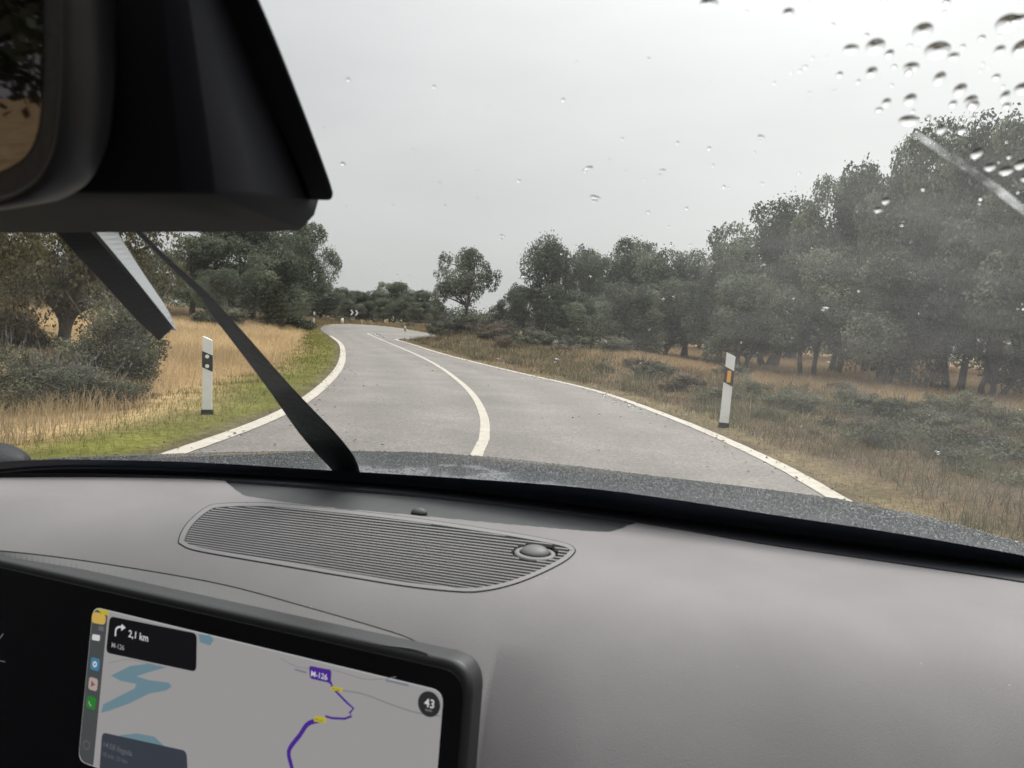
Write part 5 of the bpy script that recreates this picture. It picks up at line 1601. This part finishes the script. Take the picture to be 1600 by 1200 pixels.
F += [(0, 3, 2, 1), tuple(4 * 39 + k for k in range(4))]
carobj('flange', V, F, M['housing'], hs, 0.003, seg=3)

# --- rear view mirror, seen by its right end
rv = bpy.data.objects.new('rear_view_mirror', None); link(rv, car)
mo = cray(100, 150); mo = mo * (0.30 / mo[1])
mn = np.array([-0.20, -0.95, -0.185]); mn /= np.linalg.norm(mn)
mxa = np.cross(np.array([0, 0, 1.0]), mn); mxa /= np.linalg.norm(mxa); mya = np.cross(mn, mxa)
def MP(px, py): d = cray(px, py); p = d * ((mo @ mn) / (d @ mn)) - mo; return np.array([p @ mxa, p @ mya])
def MW(q, l): return mo + mxa * q[0] + mya * q[1] + mn * l
outl = [MP(*p) for p in [(100, -60), (105, 60), (102, 160), (92, 235), (70, 283), (38, 310), (0, 324), (-70, 332), (-200, 335), (-420, 335)]]
left = [MP(-640, 320), MP(-700, 200), MP(-700, 20), MP(-640, -120), MP(-420, -150), MP(-200, -155), MP(-50, -150), MP(60, -120)]
ol = closed([tuple(p) for p in outl + left])
def inset(P, k):
    T = np.roll(P, -1, 0) - np.roll(P, 1, 0); T /= np.linalg.norm(T, axis=1)[:, None]
    Nn = np.stack([-T[:, 1], T[:, 0]], 1); c = P.mean(0); s = np.sign(((c - P) * Nn).sum(1).mean())
    return P + Nn * s * k
layers = [(inset(ol, 0.010), -0.034), (inset(ol, 0.002), -0.026), (ol, -0.012), (inset(ol, 0.0008), -0.004), (inset(ol, 0.003), 0.0), (inset(ol, 0.0052), -0.001), (inset(ol, 0.0056), -0.004)]
V, F = [], []; n = len(ol)
for P, l in layers: V += [MW(p, l) for p in P]
for j in range(len(layers) - 1):
    for i in range(n): F.append((j * n + i, j * n + (i + 1) % n, (j + 1) * n + (i + 1) % n, (j + 1) * n + i))
F.append(tuple(range(n - 1, -1, -1)))
carobj('frame', V, F, M['trim'], rv, smooth=True)
gi = inset(ol, 0.0040)
V = [MW(p, -0.0025) for p in gi]; carobj('rim', V + [MW(p, -0.0015) for p in gi] , [tuple(range(n, 2 * n))] + [(i, (i + 1) % n, n + (i + 1) % n, n + i) for i in range(n)], M['rubber'], rv)
gi = inset(ol, 0.0165); V = [MW(p, -0.0012) for p in gi]; carobj('mirror_glass', V, [tuple(range(n))], M['mirror'], rv)
v, f = tube_vf([MW((-0.12, 0.03), -0.03), MW((-0.11, 0.05), -0.06), cp(-100, 60, 0.37)], [0.012, 0.011, 0.012], 12); carobj('stalk', v, f, M['housing'], rv, smooth=True)

# --- the rest of the cabin, which shades the dash and shows in the mirror
def cbox(name, r0, r1, f0, f1, u0, u1, mat, bevel=0.01):
    v, f = box_vf(((r0 + r1) / 2, (f0 + f1) / 2, (u0 + u1) / 2), (r1 - r0, f1 - f0, u1 - u0)); return carobj(name, v, f, mat, car, bevel)
cbox('roof', -1.0, 0.56, -2.3, 0.075, UT + 0.006, UT + 0.05, M['cloth'])
cbox('floor_pan', -1.07, 0.63, -2.3, 0.75, -1.05, -0.98, M['interior'])
for s in (-1, 1):
    c = -0.22
    a = c + s * 0.86
    cbox('door', min(a, a + s * 0.06), max(a, a + s * 0.06), -1.9, 0.72, -0.97, -0.24, M['interior'])
    v, f = tube_vf([(c + s * 0.90, float(fb(c + s * 0.88)) - 0.06, UB), (c + s * 0.79, 0.5, 0.08), (c + s * 0.70, 0.03, UT + 0.02)], [0.045, 0.04, 0.04], 10); carobj('windscreen_pillar', v, f, M['cloth'], car, smooth=True)
    v, f = tube_vf([(c + s * 0.86, -0.75, -0.24), (c + s * 0.75, -0.85, UT + 0.01)], [0.05, 0.045], 10); carobj('door_pillar', v, f, M['cloth'], car, smooth=True)
cbox('tailgate', -1.05, 0.61, -2.3, -2.22, -0.97, -0.12, M['interior'])
for s in (-1, 1):
    v, f = tube_vf([(-0.22 + s * 0.80, -2.26, -0.12), (-0.22 + s * 0.74, -2.2, UT + 0.01)], [0.07, 0.07], 10); carobj('rear_pillar', v, f, M['cloth'], car, smooth=True)
print('objects', len(bpy.data.objects))
